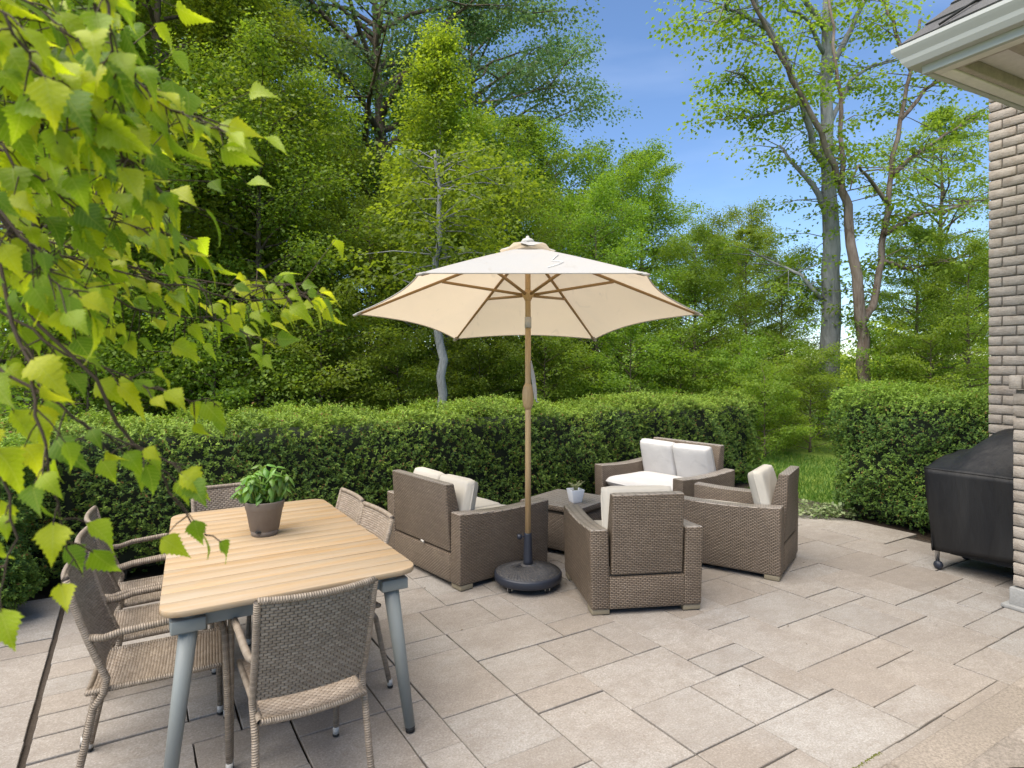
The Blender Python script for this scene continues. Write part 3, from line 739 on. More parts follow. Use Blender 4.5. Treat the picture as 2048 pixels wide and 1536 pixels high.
# tall rank
plant('tall', 110, 15.5, 1.0, .5, 'forest_tree', 'tall forest tree at the left, mostly behind birch leaves', group=GRP)
plant('tall', 350, 16.5, 1.0, 2.4, 'forest_tree', 'tall light green forest tree reaching the top of the picture at left', group=GRP)
plant('tall', 500, 18.0, .95, 4.0, 'forest_tree', 'tall slim forest tree left of the dark oak with sky gaps', group=GRP)
plant('oak', 770, 19.0, .92, 1.2, 'oak_tree', 'big dark blue green oak filling the top centre of the picture', group=GRP)
plant('oak', 925, 23.5, .84, 3.9, 'oak_tree', 'dark oak with crooked limbs against the blue sky, right of centre', group=GRP)
plant('elm', 1050, 17.0, .66, 2.1, 'elm_tree', 'thin straight tree with airy crown just above the umbrella top', group=GRP)
plant('elm', 1290, 21.0, .70, .4, 'elm_tree', 'light green tree with feathery top right of the umbrella', group=GRP)
plant('elm', 1150, 22.0, .58, 5.2, 'elm_tree', 'light green tree half behind the umbrella canopy', group=GRP)
plant('maple_b', 1420, 22.0, .56, 3.3, 'maple_tree', 'green maple between the umbrella and the grey trunk', group=GRP)
plant('elm', 1500, 18.0, .44, 1.6, 'elm_tree', 'small airy tree left of the tall grey trunk', group=GRP)
plant('maple_a', 1390, 15.0, .52, 3.7, 'maple_tree', 'low spreading maple above the far loveseat', group=GRP)
plant('maple_a', 1560, 15.5, .48, 5.0, 'maple_tree', 'low maple over the gap between the two hedges', group=GRP)
plant('maple_b', 1830, 14.5, .43, .9, 'maple_tree', 'dark green maple above the right hedge', group=GRP)
plant('maple_a', 1940, 12.5, .46, 2.2, 'maple_tree', 'leafy maple beside the brick corner above the right hedge', group=GRP)
plant('elm', 1900, 17.5, .70, 1.0, 'elm_tree', 'tall airy tree between the split trunk and the porch roof', group=GRP)
# fillers deeper in the wood
for k, (kind, x, Y, s, lab) in enumerate([
 ('maple_b', 170, 12.6, 1.0, 'green maple between the birch leaves and the left edge of the woods'),
 ('maple_b', 430, 13.6, .92, 'green maple standing behind the left front maples'),
 ('maple_b', 650, 13.6, .62, 'green maple left of the umbrella, second rank'),
 ('young', 470, 12.0, .95, 'light green young maple above the dining table'),
 ('maple_b', 930, 16.0, .72, 'green maple behind the umbrella canopy'),
 ('maple_a', 1110, 16.5, .8, 'layered maple showing right of the umbrella pole'),
 ('tall', 230, 21.0, 1.05, 'tall tree deep in the woods at left'),
 ('maple_a', 350, 19.0, 1.2, 'broad low maple deep in the woods at left'),
 ('maple_a', 800, 19.5, 1.1, 'broad low maple deep in the woods behind the umbrella'),
 ('maple_a', 1240, 18.5, .85, 'broad low maple right of the umbrella, second rank'),
 ('maple_a', 1480, 21.0, .75, 'low maple behind the gap between the hedges'),
 ('maple_a', 1900, 18.0, .5, 'broad maple behind the right hedge, second rank'),
 ('maple_a', 30, 17.0, 1.2, 'broad low maple deep in the woods at the left edge'),
 ('maple_a', 600, 15.5, .8, 'broad low maple above the dining table, second rank')]):
    plant(kind, x, Y, s, k * 1.9 + .4, 'maple_tree' if kind != 'tall' else 'forest_tree', lab, group=GRP)
# understorey shrubs
for k, (x, Y, s) in enumerate([(180, 8.9, .8), (430, 9.1, .72), (640, 9.6, .7), (795, 10.0, .55), (960, 11.4, .62), (1090, 11.8, .62), (1260, 12.3, .64), (1360, 13.0, .66), (1480, 12.6, .55), (1570, 13.6, .6), (1760, 13.0, .62), (1860, 12.0, .62), (1620, 11.6, .5), (1530, 10.9, .42)]):
    where = ['left of the basil pot', 'behind the basil pot', 'above the far dining chairs', 'above the left loveseat', 'left of the umbrella pole', 'right of the umbrella pole', 'above the white flowerpot',
             'above the far loveseat', 'at the right end of the long hedge', 'in the gap between the hedges', 'right of the reddish trunk', 'above the right hedge', 'just left of the right hedge', 'touching the end of the long hedge'][k]
    plant('shrub', x, Y, s, k * 1.3, 'understory_shrub', 'leafy understory shrub behind the hedge, ' + where, 'shrub', 'understory shrubs')
# distant woodland that closes the view
far = np.random.default_rng(77)
fc = []; fd = []; fs_ = []
for k in range(420):
    x = far.uniform(-46, 52); y = far.uniform(34, 46); top = 5.2 + 2.2 * math.sin(x * .23) + 1.2 * math.sin(x * .71 + 1) - (1.6 if 8 < x < 24 else 0)
    fc.append((x, y, far.uniform(.2, max(top, 2)))); a = far.uniform(0, 6.28); fd.append((math.cos(a), math.sin(a), 0)); fs_.append(far.uniform(1.0, 1.8))
C, A, N, s, tone = sprays(far, np.array(fc), np.array(fd), 70, np.array(fs_), .35, .30, .5)
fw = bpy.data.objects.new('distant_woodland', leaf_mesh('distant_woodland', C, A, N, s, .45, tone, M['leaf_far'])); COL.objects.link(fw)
tag(fw, 'distant sunlit woodland edge seen through gaps in the trees', 'woodland', None, 'stuff')

# --- the grey trunk and the peeling split trunk, drawn limb by limb
def limb_tree(name, label, base, limbs, m_b, twig_n, per, size, seed, spread, m_l):
    """limbs: list of ([(x,y,Y)...], r0, r1); leaves on sprays along the thinner limbs"""
    t = thing(name, label, 'tree', base, 0, GRP); rng = np.random.default_rng(seed); b = MB(); cen = []; dr = []
    for pts, r0, r1, lv in limbs:
        P = [at(*p) - base for p in pts]
        Q = []
        for k in range(len(P) - 1):
            for s in range(3): Q.append(P[k].lerp(P[k + 1], s / 3) + Vector((rng.normal(0, .02), rng.normal(0, .02), 0)) * (1 if (k or s) else 0))
        Q.append(P[-1]); n = len(Q)
        b.tube(Q, [r0 + (r1 - r0) * k / (n - 1) for k in range(n)], 10)
        for k in range(lv):
            f = rng.uniform(.12, 1.0) * (n - 1); i = min(int(f), n - 2); c = Q[i].lerp(Q[i + 1], f - i)
            az = rng.uniform(0, 6.283); L = rng.uniform(.25, 1.3)
            e = c + Vector((math.cos(az), math.sin(az) * .8, rng.normal(.05, .25))) * L
            b.tube([c, c.lerp(e, .55) + Vector((0, 0, .06)), e], [.014, .009, .004], 4, False)
            cen.append(tuple(e)); dr.append((math.cos(az), math.sin(az), -.1))
    b.build('trunk', m_b, t)
    cen = np.array(cen); dr = np.array(dr)
    C, A, N, s, tone = sprays(rng, cen, dr, per, rng.uniform(.6, 1.2, len(cen)) * spread, .06, size, .7)
    o = inst('crown', leaf_mesh('crown', C, A, N, s, .42, tone, m_l), t); return t
YG = 14.0
base = Vector(((1658 - 1024) / F * YG, YG, -0.08))
limb_tree('grey_trunk_tree', 'tall tree with straight smooth grey trunk, right of centre', base, [
 ([(1657, 880, YG), (1658, 700, YG), (1662, 540, YG), (1660, 420, YG), (1655, 330, YG), (1653, 200, YG), (1652, 60, YG), (1650, -120, YG), (1640, -330, YG)], .235, .06, 18),
 ([(1655, 340, YG), (1630, 300, YG - .3), (1600, 190, YG - .5), (1560, 90, YG - .8), (1520, 30, YG - 1), (1480, -60, YG - 1.2)], .09, .025, 21),
 ([(1660, 430, YG), (1625, 370, YG), (1580, 320, YG + .3), (1560, 290, YG + .5)], .08, .02, 10),
 ([(1600, 205, YG - .5), (1520, 190, YG - 1), (1490, 150, YG - 1.4), (1450, 140, YG - 1.7)], .06, .012, 18),
 ([(1600, 205, YG - .5), (1540, 230, YG - .9), (1490, 235, YG - 1.2), (1440, 240, YG - 1.5)], .05, .012, 16),
 ([(1540, 60, YG - .8), (1470, 25, YG - 1.1), (1450, 10, YG - 1.4), (1430, 50, YG - 1.5)], .05, .012, 16),
 ([(1655, 160, YG), (1700, 60, YG + .4), (1740, -20, YG + .6), (1800, -90, YG + .8)], .08, .02, 16),
 ([(1655, 260, YG), (1700, 160, YG + .4), (1750, 130, YG + .6), (1800, 120, YG + .8)], .06, .015, 13),
 ([(1645, 600, YG), (1600, 550, YG), (1560, 530, YG + .4), (1500, 500, YG + .6)], .05, .012, 16),
 ([(1652, 60, YG), (1600, -20, YG - .4), (1540, -80, YG - .8), (1500, -140, YG - 1)], .07, .02, 16),
 ([(1650, 110, YG), (1620, 40, YG - .4), (1580, 20, YG - .6), (1540, -40, YG - .9)], .05, .015, 12),
], M['bark_grey'], 0, 66, .086, 31, .50, M['leaf_sparse'])
YP = 12.8
base = Vector(((1730 - 1024) / F * YP, YP, -0.08))
limb_tree('peeling_trunk_tree', 'leaning split trunk tree with reddish peeling bark beside the grey trunk', base, [
 ([(1730, 890, YP), (1728, 760, YP), (1726, 680, YP), (1716, 580, YP), (1702, 490, YP), (1692, 410, YP), (1682, 370, YP)], .135, .075, 0),
 ([(1682, 370, YP), (1660, 310, YP - .1), (1628, 240, YP - .3), (1585, 160, YP - .5), (1550, 90, YP - .7), (1508, 10, YP - 1), (1480, -70, YP - 1.2)], .068, .025, 14),
 ([(1684, 380, YP), (1686, 300, YP + .1), (1680, 190, YP + .2), (1668, 90, YP + .2), (1655, -20, YP + .3)], .055, .025, 3),
 ([(1729, 640, YP), (1748, 600, YP + .2), (1762, 520, YP + .3), (1772, 430, YP + .4), (1785, 350, YP + .5), (1800, 240, YP + .6), (1822, 140, YP + .8), (1840, 40, YP + 1)], .08, .03, 16),
 ([(1785, 350, YP + .5), (1830, 310, YP + .8), (1890, 270, YP + 1), (1950, 230, YP + 1.2)], .06, .015, 16),
 ([(1775, 410, YP + .4), (1740, 360, YP + .2), (1715, 330, YP), (1700, 380, YP - .2)], .05, .012, 8),
 ([(1800, 240, YP + .6), (1850, 180, YP + .9), (1900, 150, YP + 1.1), (1940, 110, YP + 1.2)], .05, .015, 16),
 ([(1768, 470, YP + .3), (1830, 430, YP + .5), (1890, 420, YP + .8), (1960, 400, YP + 1)], .05, .012, 18),
 ([(1765, 520, YP + .3), (1820, 540, YP + .3), (1880, 520, YP + .4), (1960, 510, YP + .5)], .04, .012, 16),
 ([(1822, 140, YP + .8), (1790, 60, YP + 1), (1770, 10, YP + 1.1), (1740, -40, YP + 1.2)], .05, .012, 12),
], M['bark_peel'], 0, 60, .084, 32, .52, M['leaf_maple'])
# one bare grey trunk showing under the umbrella's left edge
base = Vector(((886 - 1024) / F * 9.3, 9.3, -0.08))
limb_tree('pale_trunk_tree', 'small tree with thin pale grey trunk standing left of the umbrella pole', base, [
 ([(888, 950, 9.3), (886, 820, 9.3), (882, 720, 9.3), (876, 640, 9.3)], .075, .062, 0),
 ([(876, 640, 9.3), (872, 520, 9.4), (880, 400, 9.5), (870, 300, 9.6)], .062, .02, 55)], M['bark_grey'], 0, 95, .075, 35, .50, M['leaf_maple'])

# ------------------------------------------------------------------ hedges
def hedge(name, label, u0, u1, v0, v1, H, dens, seed, along='v', size=0.03, group='clipped hedges round the patio'):
    """box hedge in paving axes: local x = v, local y = u"""
    t = thing(name, label, 'hedge', uv((u0 + u1) / 2, (v0 + v1) / 2, -0.03), ROTV, group)
    rng = np.random.default_rng(seed); hx, hy = (v1 - v0) / 2, (u1 - u0) / 2
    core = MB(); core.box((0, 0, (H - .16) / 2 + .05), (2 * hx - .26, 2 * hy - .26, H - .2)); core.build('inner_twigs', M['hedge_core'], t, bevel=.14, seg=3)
    st = MB()
    for k in range(int(2 * hx * 3)):
        x = rng.uniform(-hx + .1, hx - .1); y = rng.uniform(-hy + .12, hy - .12)
        st.tube([(x, y, 0), (x + rng.normal(0, .03), y, .25), (x + rng.normal(0, .06), y + rng.normal(0, .05), .6)], [.018, .014, .008], 5, False)
    st.build('stems', M['bark_brown'], t)
    faces = [(4 * hx * hy, 'top'), (2 * hx * H, 'f'), (2 * hx * H * .5, 'b'), (2 * hy * H, 'l'), (2 * hy * H, 'r')]
    pos = []; nor = []; ton = []
    for area, w in faces:
        n = int(area * dens); a = rng.uniform(-1, 1, n); c = rng.uniform(0, 1, n)
        if w == 'top': p = np.stack([a * hx, (2 * c - 1) * hy, np.full(n, H)], 1); q = np.tile([0, 0, 1.], (n, 1))
        elif w in 'fb': s = -1 if w == 'f' else 1; p = np.stack([a * hx, np.full(n, s * hy), c * H], 1); q = np.tile([0, s, 0.], (n, 1))
        else: s = -1 if w == 'l' else 1; p = np.stack([np.full(n, s * hx), a * hy, c * H], 1); q = np.tile([s, 0, 0.], (n, 1))
        pos.append(p); nor.append(q)
    p = np.concatenate(pos); q = np.concatenate(nor)
    # round the block: pull in at edges, lumps and thin feet
    rx, rz = .22, .16
    ex = np.maximum(np.abs(p[:, 0]) - (hx - rx), 0) / rx; ey = np.maximum(np.abs(p[:, 1]) - (hy - rx), 0) / rx; ez = np.maximum(p[:, 2] - (H - rz), 0) / rz
    cor = np.stack([np.sign(p[:, 0]) * ex, np.sign(p[:, 1]) * ey, ez], 1); ln = np.linalg.norm(cor, axis=1)
    over = np.maximum(ln, 1); inner = cor * np.array([rx, rx, rz]); p = p - inner + inner / over[:, None]
    q = np.where(ln[:, None] > .3, cor / np.maximum(ln, .01)[:, None], q)
    lump = .05 * np.sin(p[:, 0] * 3.1 + seed) * np.sin(p[:, 2] * 4.3 + p[:, 1] * 3) + .042 * np.sin(p[:, 0] * 8.7 + p[:, 2] * 6.1 + p[:, 1] * 7) + .02 * np.sin(p[:, 0] * 17 + p[:, 2] * 13 + 2 * seed)
    foot = np.clip(.22 - p[:, 2], 0, 1) * .9
    p = p + q * (lump - .03 - foot)[:, None] + np.array([0, 0, 1.]) * (0.02 * np.sin(p[:, 0] * 2.3 + 1))[:, None] * (p[:, 2] > .5)[:, None]
    keep = rng.uniform(0, 1, len(p)) < np.where(p[:, 2] < .12, .35, 1.0); p = p[keep]; q = q[keep]
    # holes
    hole = np.sin(p[:, 0] * 9.3 + seed * 2) * np.sin(p[:, 2] * 11.7 + p[:, 1] * 10) ; keep = (hole < .82) | (rng.uniform(0, 1, len(p)) < .35); p = p[keep]; q = q[keep]
    n = len(p); per = 9; ax = q * .8 + np.array([0, 0, .75]) + rng.normal(0, .38, (n, 3)); ax /= np.linalg.norm(ax, axis=1, keepdims=True)
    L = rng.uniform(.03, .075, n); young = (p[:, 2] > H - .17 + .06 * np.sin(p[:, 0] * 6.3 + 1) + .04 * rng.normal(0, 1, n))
    L = np.where(young & (rng.uniform(0, 1, n) < .25), L * 1.5, L)
    depth = np.abs(rng.normal(0, .028, n)); p0 = p - q * depth[:, None]
    f = np.tile(np.linspace(.1, 1, per), n); idx = np.repeat(np.arange(n), per)
    C = p0[idx] + ax[idx] * (L[idx] * f)[:, None]
    rnd = rng.normal(0, 1, (n * per, 3)); side = np.cross(ax[idx], rnd); side /= np.linalg.norm(side, axis=1, keepdims=True)
    A = ax[idx] * .55 + side; N = ax[idx] + .3 * rng.normal(0, 1, (n * per, 3))
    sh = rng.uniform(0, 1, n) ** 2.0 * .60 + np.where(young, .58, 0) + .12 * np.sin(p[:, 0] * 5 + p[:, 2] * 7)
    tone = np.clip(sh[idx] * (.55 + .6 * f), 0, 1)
    s = size * rng.uniform(.7, 1.3, n * per)
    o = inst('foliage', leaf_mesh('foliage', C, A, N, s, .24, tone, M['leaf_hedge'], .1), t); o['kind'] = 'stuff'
    return t
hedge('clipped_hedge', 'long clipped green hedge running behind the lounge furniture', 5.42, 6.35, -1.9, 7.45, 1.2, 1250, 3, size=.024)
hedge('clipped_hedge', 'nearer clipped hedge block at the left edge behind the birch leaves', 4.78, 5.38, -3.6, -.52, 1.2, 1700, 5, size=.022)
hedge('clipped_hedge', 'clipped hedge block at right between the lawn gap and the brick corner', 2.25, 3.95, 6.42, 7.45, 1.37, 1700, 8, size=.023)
b = MB(); b.prism([uv(4.7, -6)[:2], uv(4.7, -.5)[:2], uv(5.42, -.3)[:2], uv(5.42, 7.3)[:2], uv(6.4, 7.5)[:2], uv(6.4, -6)[:2]], -.1, -.03); struct(b.build('soil', M['mulch']))
b = MB(); b.prism([uv(2.0, 6.4)[:2], uv(2.0, 7.6)[:2], uv(4.0, 7.6)[:2], uv(4.05, 6.4)[:2]], -.1, -.028); struct(b.build('soil', M['mulch']))
# grass blades on the strip of lawn between the hedges
rg = np.random.default_rng(9); n = 26000
pu = rg.uniform(3.5, 9.5, n); pv = rg.uniform(6.3, 10.5, n); k = ~((pu < 4.0) & (pv < 7.5)) & ~((pu < 5.42) & (pv < 6.9)) & ~((pu > 5.4) & (pu < 6.4) & (pv < 7.3)); pu = pu[k]; pv = pv[k]; n = len(pu)
C = np.array([tuple(AU)]) * pu[:, None] + np.array([tuple(AV)]) * pv[:, None] + np.array([0, 0, -.06]); A = np.stack([rg.normal(0, .4, n), rg.normal(0, .4, n), np.ones(n)], 1); N = rg.normal(0, 1, (n, 3))
g = bpy.data.objects.new('grass', leaf_mesh('grass', C, A, N, rg.uniform(.04, .085, n), .09, rg.uniform(0, 1, n), M['leaf_grass'])); COL.objects.link(g)
tag(g, 'short green grass in the gap between the two hedges', 'grass', None, 'stuff')
# variegated ground cover at the foot of the right hedge
def ground_cover(c, rad, n, label, seed):
    rng = np.random.default_rng(seed); t = thing('ground_cover_plant', label, 'plant', c, 0)
    a = rng.uniform(0, 6.283, n); r = np.sqrt(rng.uniform(0, 1, n)) * rad; h = rng.uniform(.01, .16, n) * (1 - (r / rad) ** 2 * .6)
    C = np.stack([np.cos(a) * r * 1.5, np.sin(a) * r * .8, h], 1); A = np.stack([rng.normal(0, 1, n), rng.normal(0, 1, n), rng.normal(.3, .5, n)], 1); N = np.stack([rng.normal(0, .5, n), rng.normal(0, .5, n), np.ones(n)], 1)
    inst('foliage', leaf_mesh('foliage', C, A, N, rng.uniform(.03, .055, n), .36, rng.uniform(0, 1, n) ** .8, M['variegated']), t)
    st = MB()
    for k in range(12):
        q = rng.uniform(0, 6.28); st.tube([(0, 0, 0), (math.cos(q) * rad * .7, math.sin(q) * rad * .5, .07)], .003, 4)
    st.build('stems', M['basil_stem'], t)
ground_cover(gnd(1618, 1030), .20, 420, 'variegated white and green ground cover at the patio edge behind the armchair', 4)
ground_cover(gnd(1672, 1036), .14, 220, 'small green ground cover sprig at the foot of the right hedge', 6)

# bits of leaf litter blown on the paving
lt = MB(); r = random.Random(41)
for k in range(90):
    if k < 50: p = uv(r.uniform(1.5, 5.2), r.uniform(1.0, 6.0))
    else: p = uv(5.38 - abs(r.gauss(0, .10)), r.uniform(-.4, 6.8))
    s = r.uniform(.005, .013); a = r.uniform(0, 6.28); c_, s_ = math.cos(a) * s, math.sin(a) * s
    lt.add([(p.x - c_, p.y - s_, .006), (p.x + s_ * .5, p.y - c_ * .5, .007 + s * .3), (p.x + c_, p.y + s_, .006), (p.x - s_ * .5, p.y + c_ * .5, .007 + s * .2)], [(0, 1, 2, 3)])
tag(lt.build('leaf_litter', M['litter']), 'tiny brown bits of leaf litter scattered on the paving', 'leaf litter', None, 'stuff')
# ================================================================== FURNITURE
def cushion(w, d, t, seed=0, n=22, puff=.5):
    """soft box cushion centred at the origin, lying flat"""
    r = np.random.default_rng(seed); b = MB(); ph = r.uniform(0, 6, 6)
    def prof(x, y):
        e = max(0.0, (1 - abs(x) ** 9) * (1 - abs(y) ** 9)) ** .24
        return e * (.86 + .14 * (1 - x * x) * (1 - y * y)) + .025 * math.sin(7 * x + ph[0]) * math.sin(6 * y + ph[1]) * e
    for sgn in (1, -1):
        P = []
        for i in range(n + 1):
            row = []
            y = -1 + 2 * i / n
            for j in range(n + 1):
                x = -1 + 2 * j / n
                xs = math.copysign(abs(x) ** .65, x); ys = math.copysign(abs(y) ** .65, y)
                cx = xs * w / 2 * (1 - .018 * (1 - abs(ys)) * 0 - .02 * ys ** 8); cy = ys * d / 2 * (1 - .02 * xs ** 8)
                row.append((cx, cy, sgn * t / 2 * prof(xs, ys)))
            P.append(row)
        b.grid(P, True, flip=(sgn < 0))
    # piping round the seam
    pts = []
    for k in range(64):
        a = 2 * math.pi * k / 64; ca, sa = math.cos(a), math.sin(a); pts.append((w / 2 * math.copysign(abs(ca) ** .22, ca) * .995, d / 2 * math.copysign(abs(sa) ** .22, sa) * .995, 0))
    b.tube(pts + [pts[0]], .006, 6, False)
    return b

def lounge(name, label, cat, w, d, nb, cm, seed, seat_n=1, bh1=.79):
    """local: front is +y, back is -y, x across; origin on the ground at the middle"""
    t = thing(name, label, cat, group='woven lounge set'); aw = .125; hz = .555; hw = w / 2; hd = d / 2
    for sx in (-1, 1):
        b = MB(); x0 = sx * (hw - aw / 2)
        # side slab tapering a little towards the floor, top dipping in the middle
        ny = 9; P = []
        for k in range(ny):
            y = -hd + d * k / (ny - 1); f = k / (ny - 1); top = hz + .004 - .022 * math.sin(math.pi * f) - .012 * f
            P.append((y, top))
        vs = []; fs = []
        for y, top in P:
            for (x, z) in ((-aw / 2, .035), (aw / 2, .035), (aw / 2, top), (-aw / 2, top)):
                xx = x - sx * .012 * (1 - z / hz); vs.append((x0 + xx, y * (1 - .012 * (1 - z / hz)), z))
        for k in range(ny - 1):
            for q in range(4): fs.append((k * 4 + q, (k + 1) * 4 + q, (k + 1) * 4 + (q + 1) % 4, k * 4 + (q + 1) % 4))
        fs += [(0, 1, 2, 3), ((ny - 1) * 4 + 3, (ny - 1) * 4 + 2, (ny - 1) * 4 + 1, (ny - 1) * 4)]
        b.add(vs, fs); ar = b.build('arm', M['wicker'], t, bevel=.014, seg=3)
        # arm top: strands laid across, light from above put into a paler colour
        me = ar.data; me.materials.append(M['wicker_lit_top'])
        for p in me.polygons:
            if p.normal.z > .6: p.material_index = 1
    iw = w - 2 * aw - .008
    b = MB(); b.box((0, hd - .045, .165), (iw, .085, .26)); b.build('front_rail', M['wicker'], t, bevel=.012)
    b = MB(); b.box((0, -hd + .052, .14), (iw, .10, .21)); b.build('back_rail', M['wicker'], t, bevel=.012)
    b = MB(); b.box((0, .0, .27), (iw - .004, d - .2, .05)); b.build('seat_deck', M['dark_gap'], t)
    # back panel: flush with the arms behind, leaning back, thick wedge
    bh0 = .255; g = .014; x = iw / 2 - g
    vs = [(-x, -hd + .004, bh0), (x, -hd + .004, bh0), (x, -hd + .17, bh0), (-x, -hd + .17, bh0), (-x, -hd - .030, bh1), (x, -hd - .030, bh1), (x, -hd + .045, bh1), (-x, -hd + .045, bh1)]
    b = MB(); b.add(vs, [(0, 3, 2, 1), (4, 5, 6, 7), (0, 1, 5, 4), (2, 3, 7, 6), (0, 4, 7, 3), (1, 2, 6, 5)])
    bo = b.build('backrest', M['wicker'], t, bevel=.013, seg=3); bo.data.materials.append(M['wicker_lit_top'])
    for p in bo.data.polygons:
        if p.normal.z > .6: p.material_index = 1
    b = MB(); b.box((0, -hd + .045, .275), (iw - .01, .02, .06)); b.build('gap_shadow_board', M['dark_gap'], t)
    for sx in (-1, 1):
        for sy in (-1, 1):
            b = MB(); b.box((sx * (hw - .075), sy * (hd - .07), .019), (.12, .11, .036)); b.build('foot', M['foot'], t, bevel=.004)
    ns = seat_n; cw = iw / ns
    for k in range(ns):
        o = cushion(cw - .006, d - .17, .135, seed + k).build('seat_cushion', cm, t); o.location = (-iw / 2 + cw * (k + .5), .06, .375)
    cw = iw / nb
    for k in range(nb):
        o = cushion(cw - .008, .46, .145, seed + 7 + k).build('back_cushion', cm, t)
        o.location = (-iw / 2 + cw * (k + .5), -hd + .178, .565 - (.79 - bh1)); o.rotation_euler = (math.radians(75.5) + .02 * k, .015 * (-1) ** k, 0.01 * k)
    return t
def orient(t, pos, fwd):
    """put the thing with its local +y along fwd"""
    t.location = (pos[0], pos[1], 0.004); t.rotation_euler = (0, 0, math.atan2(fwd[1], fwd[0]) - math.pi / 2)

# armchair with its back to the camera
A1 = lounge('wicker_armchair', 'brown wicker armchair seen from behind, right of the umbrella base', 'armchair', .775, .80, 1, M['cushion'], 1)
orient(A1, (.835, 4.465), (-.138, .99))
A2 = lounge('wicker_armchair', 'brown wicker armchair at right, seen from its side, facing left', 'armchair', .76, .86, 1, M['cushion'], 3)
fw_ = Vector((-.83, .557)); rt = Vector((.557, .83)); c = Vector((2.01, 4.63)) + fw_ * .43 + rt * .38; orient(A2, c, fw_)
L1 = lounge('wicker_loveseat', 'brown wicker loveseat seen from behind at left, umbrella pole in front', 'loveseat', 1.09, .87, 2, M['cushion'], 5, 2, .755)
fw_ = Vector((.77, .638)); lf = Vector((-.638, .77)); c = Vector((-.37, 4.43)) + fw_ * .435 + lf * .545; orient(L1, c, fw_)
b = MB(); b.box((0, 0, 0), (.035, .012, .018)); o = b.build('care_tag', M['cap_grey'], L1, bevel=.002); o.location = (.05, -.445, .262); o.rotation_euler = (.5, .2, .1)
L2 = lounge('wicker_loveseat', 'far brown wicker loveseat with pale cushions facing the camera before the hedge', 'loveseat', 1.18, .84, 2, M['cushion_light'], 9, 1)
fw_ = Vector((-.80, -.60)); c = Vector((1.60, 5.80)) - fw_ * .42 + Vector((-.60, .80)) * .59; orient(L2, c, fw_)

# coffee table
ct = thing('wicker_coffee_table', 'square brown wicker coffee table in the middle of the lounge set', 'coffee table', (.50, 5.58, 0.004), math.radians(-38))
b = MB(); b.box((0, 0, .19), (.56, .56, .31)); b.build('body', M['wicker'], ct, bevel=.015)
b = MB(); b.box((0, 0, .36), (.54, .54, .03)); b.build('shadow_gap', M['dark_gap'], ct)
b = MB(); b.box((0, 0, .40), (.62, .62, .05)); o = b.build('lid', M['wicker'], ct, bevel=.015); o.data.materials.append(M['wicker_lit_top'])
for p in o.data.polygons:
    if p.normal.z > .6: p.material_index = 1
for sx in (-1, 1):
    for sy in (-1, 1):
        b = MB(); b.box((sx * .23, sy * .23, .018), (.08, .08, .034)); b.build('foot', M['foot'], ct)
# white square pot on the coffee table
wp = thing('white_flowerpot', 'small square white pot with a pale spiky plant on the coffee table', 'flowerpot', (.555, 5.42, .430), math.radians(20))
b = MB(); s0, s1, s2 = .042, .062, .052
vs = [(sx * s0, sy * s0, 0) for sx, sy in ((-1, -1), (1, -1), (1, 1), (-1, 1))] + [(sx * s1, sy * s1, .115) for sx, sy in ((-1, -1), (1, -1), (1, 1), (-1, 1))] + [(sx * s2, sy * s2, .115) for sx, sy in ((-1, -1), (1, -1), (1, 1), (-1, 1))] + [(sx * s2 * .9, sy * s2 * .9, .09) for sx, sy in ((-1, -1), (1, -1), (1, 1), (-1, 1))]
fs = [(3, 2, 1, 0)] + [(a, (a + 1) % 4, 4 + (a + 1) % 4, 4 + a) for a in range(4)] + [(4 + a, 4 + (a + 1) % 4, 8 + (a + 1) % 4, 8 + a) for a in range(4)] + [(8 + a, 8 + (a + 1) % 4, 12 + (a + 1) % 4, 12 + a) for a in range(4)] + [(12, 13, 14, 15)]
b.add(vs, fs); b.build('pot', M['white_ceramic'], wp, bevel=.006, seg=2)
b = MB(); b.box((0, 0, .092), (.09, .09, .006)); b.build('soil', M['soil'], wp)
b = MB(); r = random.Random(3)
for k in range(26):
    a = r.uniform(0, 6.28); l = r.uniform(.05, .10); tl = r.uniform(.1, .65)
    p1 = Vector((math.cos(a) * tl * l * .6, math.sin(a) * tl * l * .6, .095 + l * .6)); p2 = p1 + Vector((math.cos(a + r.uniform(-.8, .8)) * l * .4, math.sin(a + r.uniform(-.8, .8)) * l * .4, r.uniform(.0, .045)))
    b.tube([(r.uniform(-.012, .012), r.uniform(-.012, .012), .09), p1, p2], [.0028, .0028, .0016], 5)
    for q in range(3):
        e = p1.lerp(p2, q / 3) ; b.tube([e, e + Vector((r.uniform(-.016, .016), r.uniform(-.016, .016), r.uniform(.0, .014)))], .0015, 4)
b.build('plant', M['pale_plant'], wp)

# ------------------------------------------------------------------ umbrella
UX, UY = .118, 4.57
um = thing('patio_umbrella', 'open cream patio umbrella with tan pole on a round navy base', 'umbrella', (UX, UY, 0.004))
b = MB(); b.lathe([(.20, .045), (.235, .048), (.248, .06), (.25, .10), (.243, .112), (.235, .114)], 48)
base_o = b.build('base', M['navy'], um)
b = MB(); b.lathe([(.238, .108), (.236, .116), (.20, .124), (.10, .146), (.055, .158), (.05, .164)], 48); bt = b.build('base_cover', M['base_top'], um)
b = MB()
for k in range(56):
    a = 2 * math.pi * k / 56; q = a + .5
    b.tube([(.06 * math.cos(a), .06 * math.sin(a), .158), (.13 * math.cos(a + .12), .13 * math.sin(a + .12), .140), (.232 * math.cos(a + .42), .232 * math.sin(a + .42), .118)], [.0016, .0024, .0032], 4)
b.build('base_ribs', M['base_top'], um)['kind'] = 'stuff'
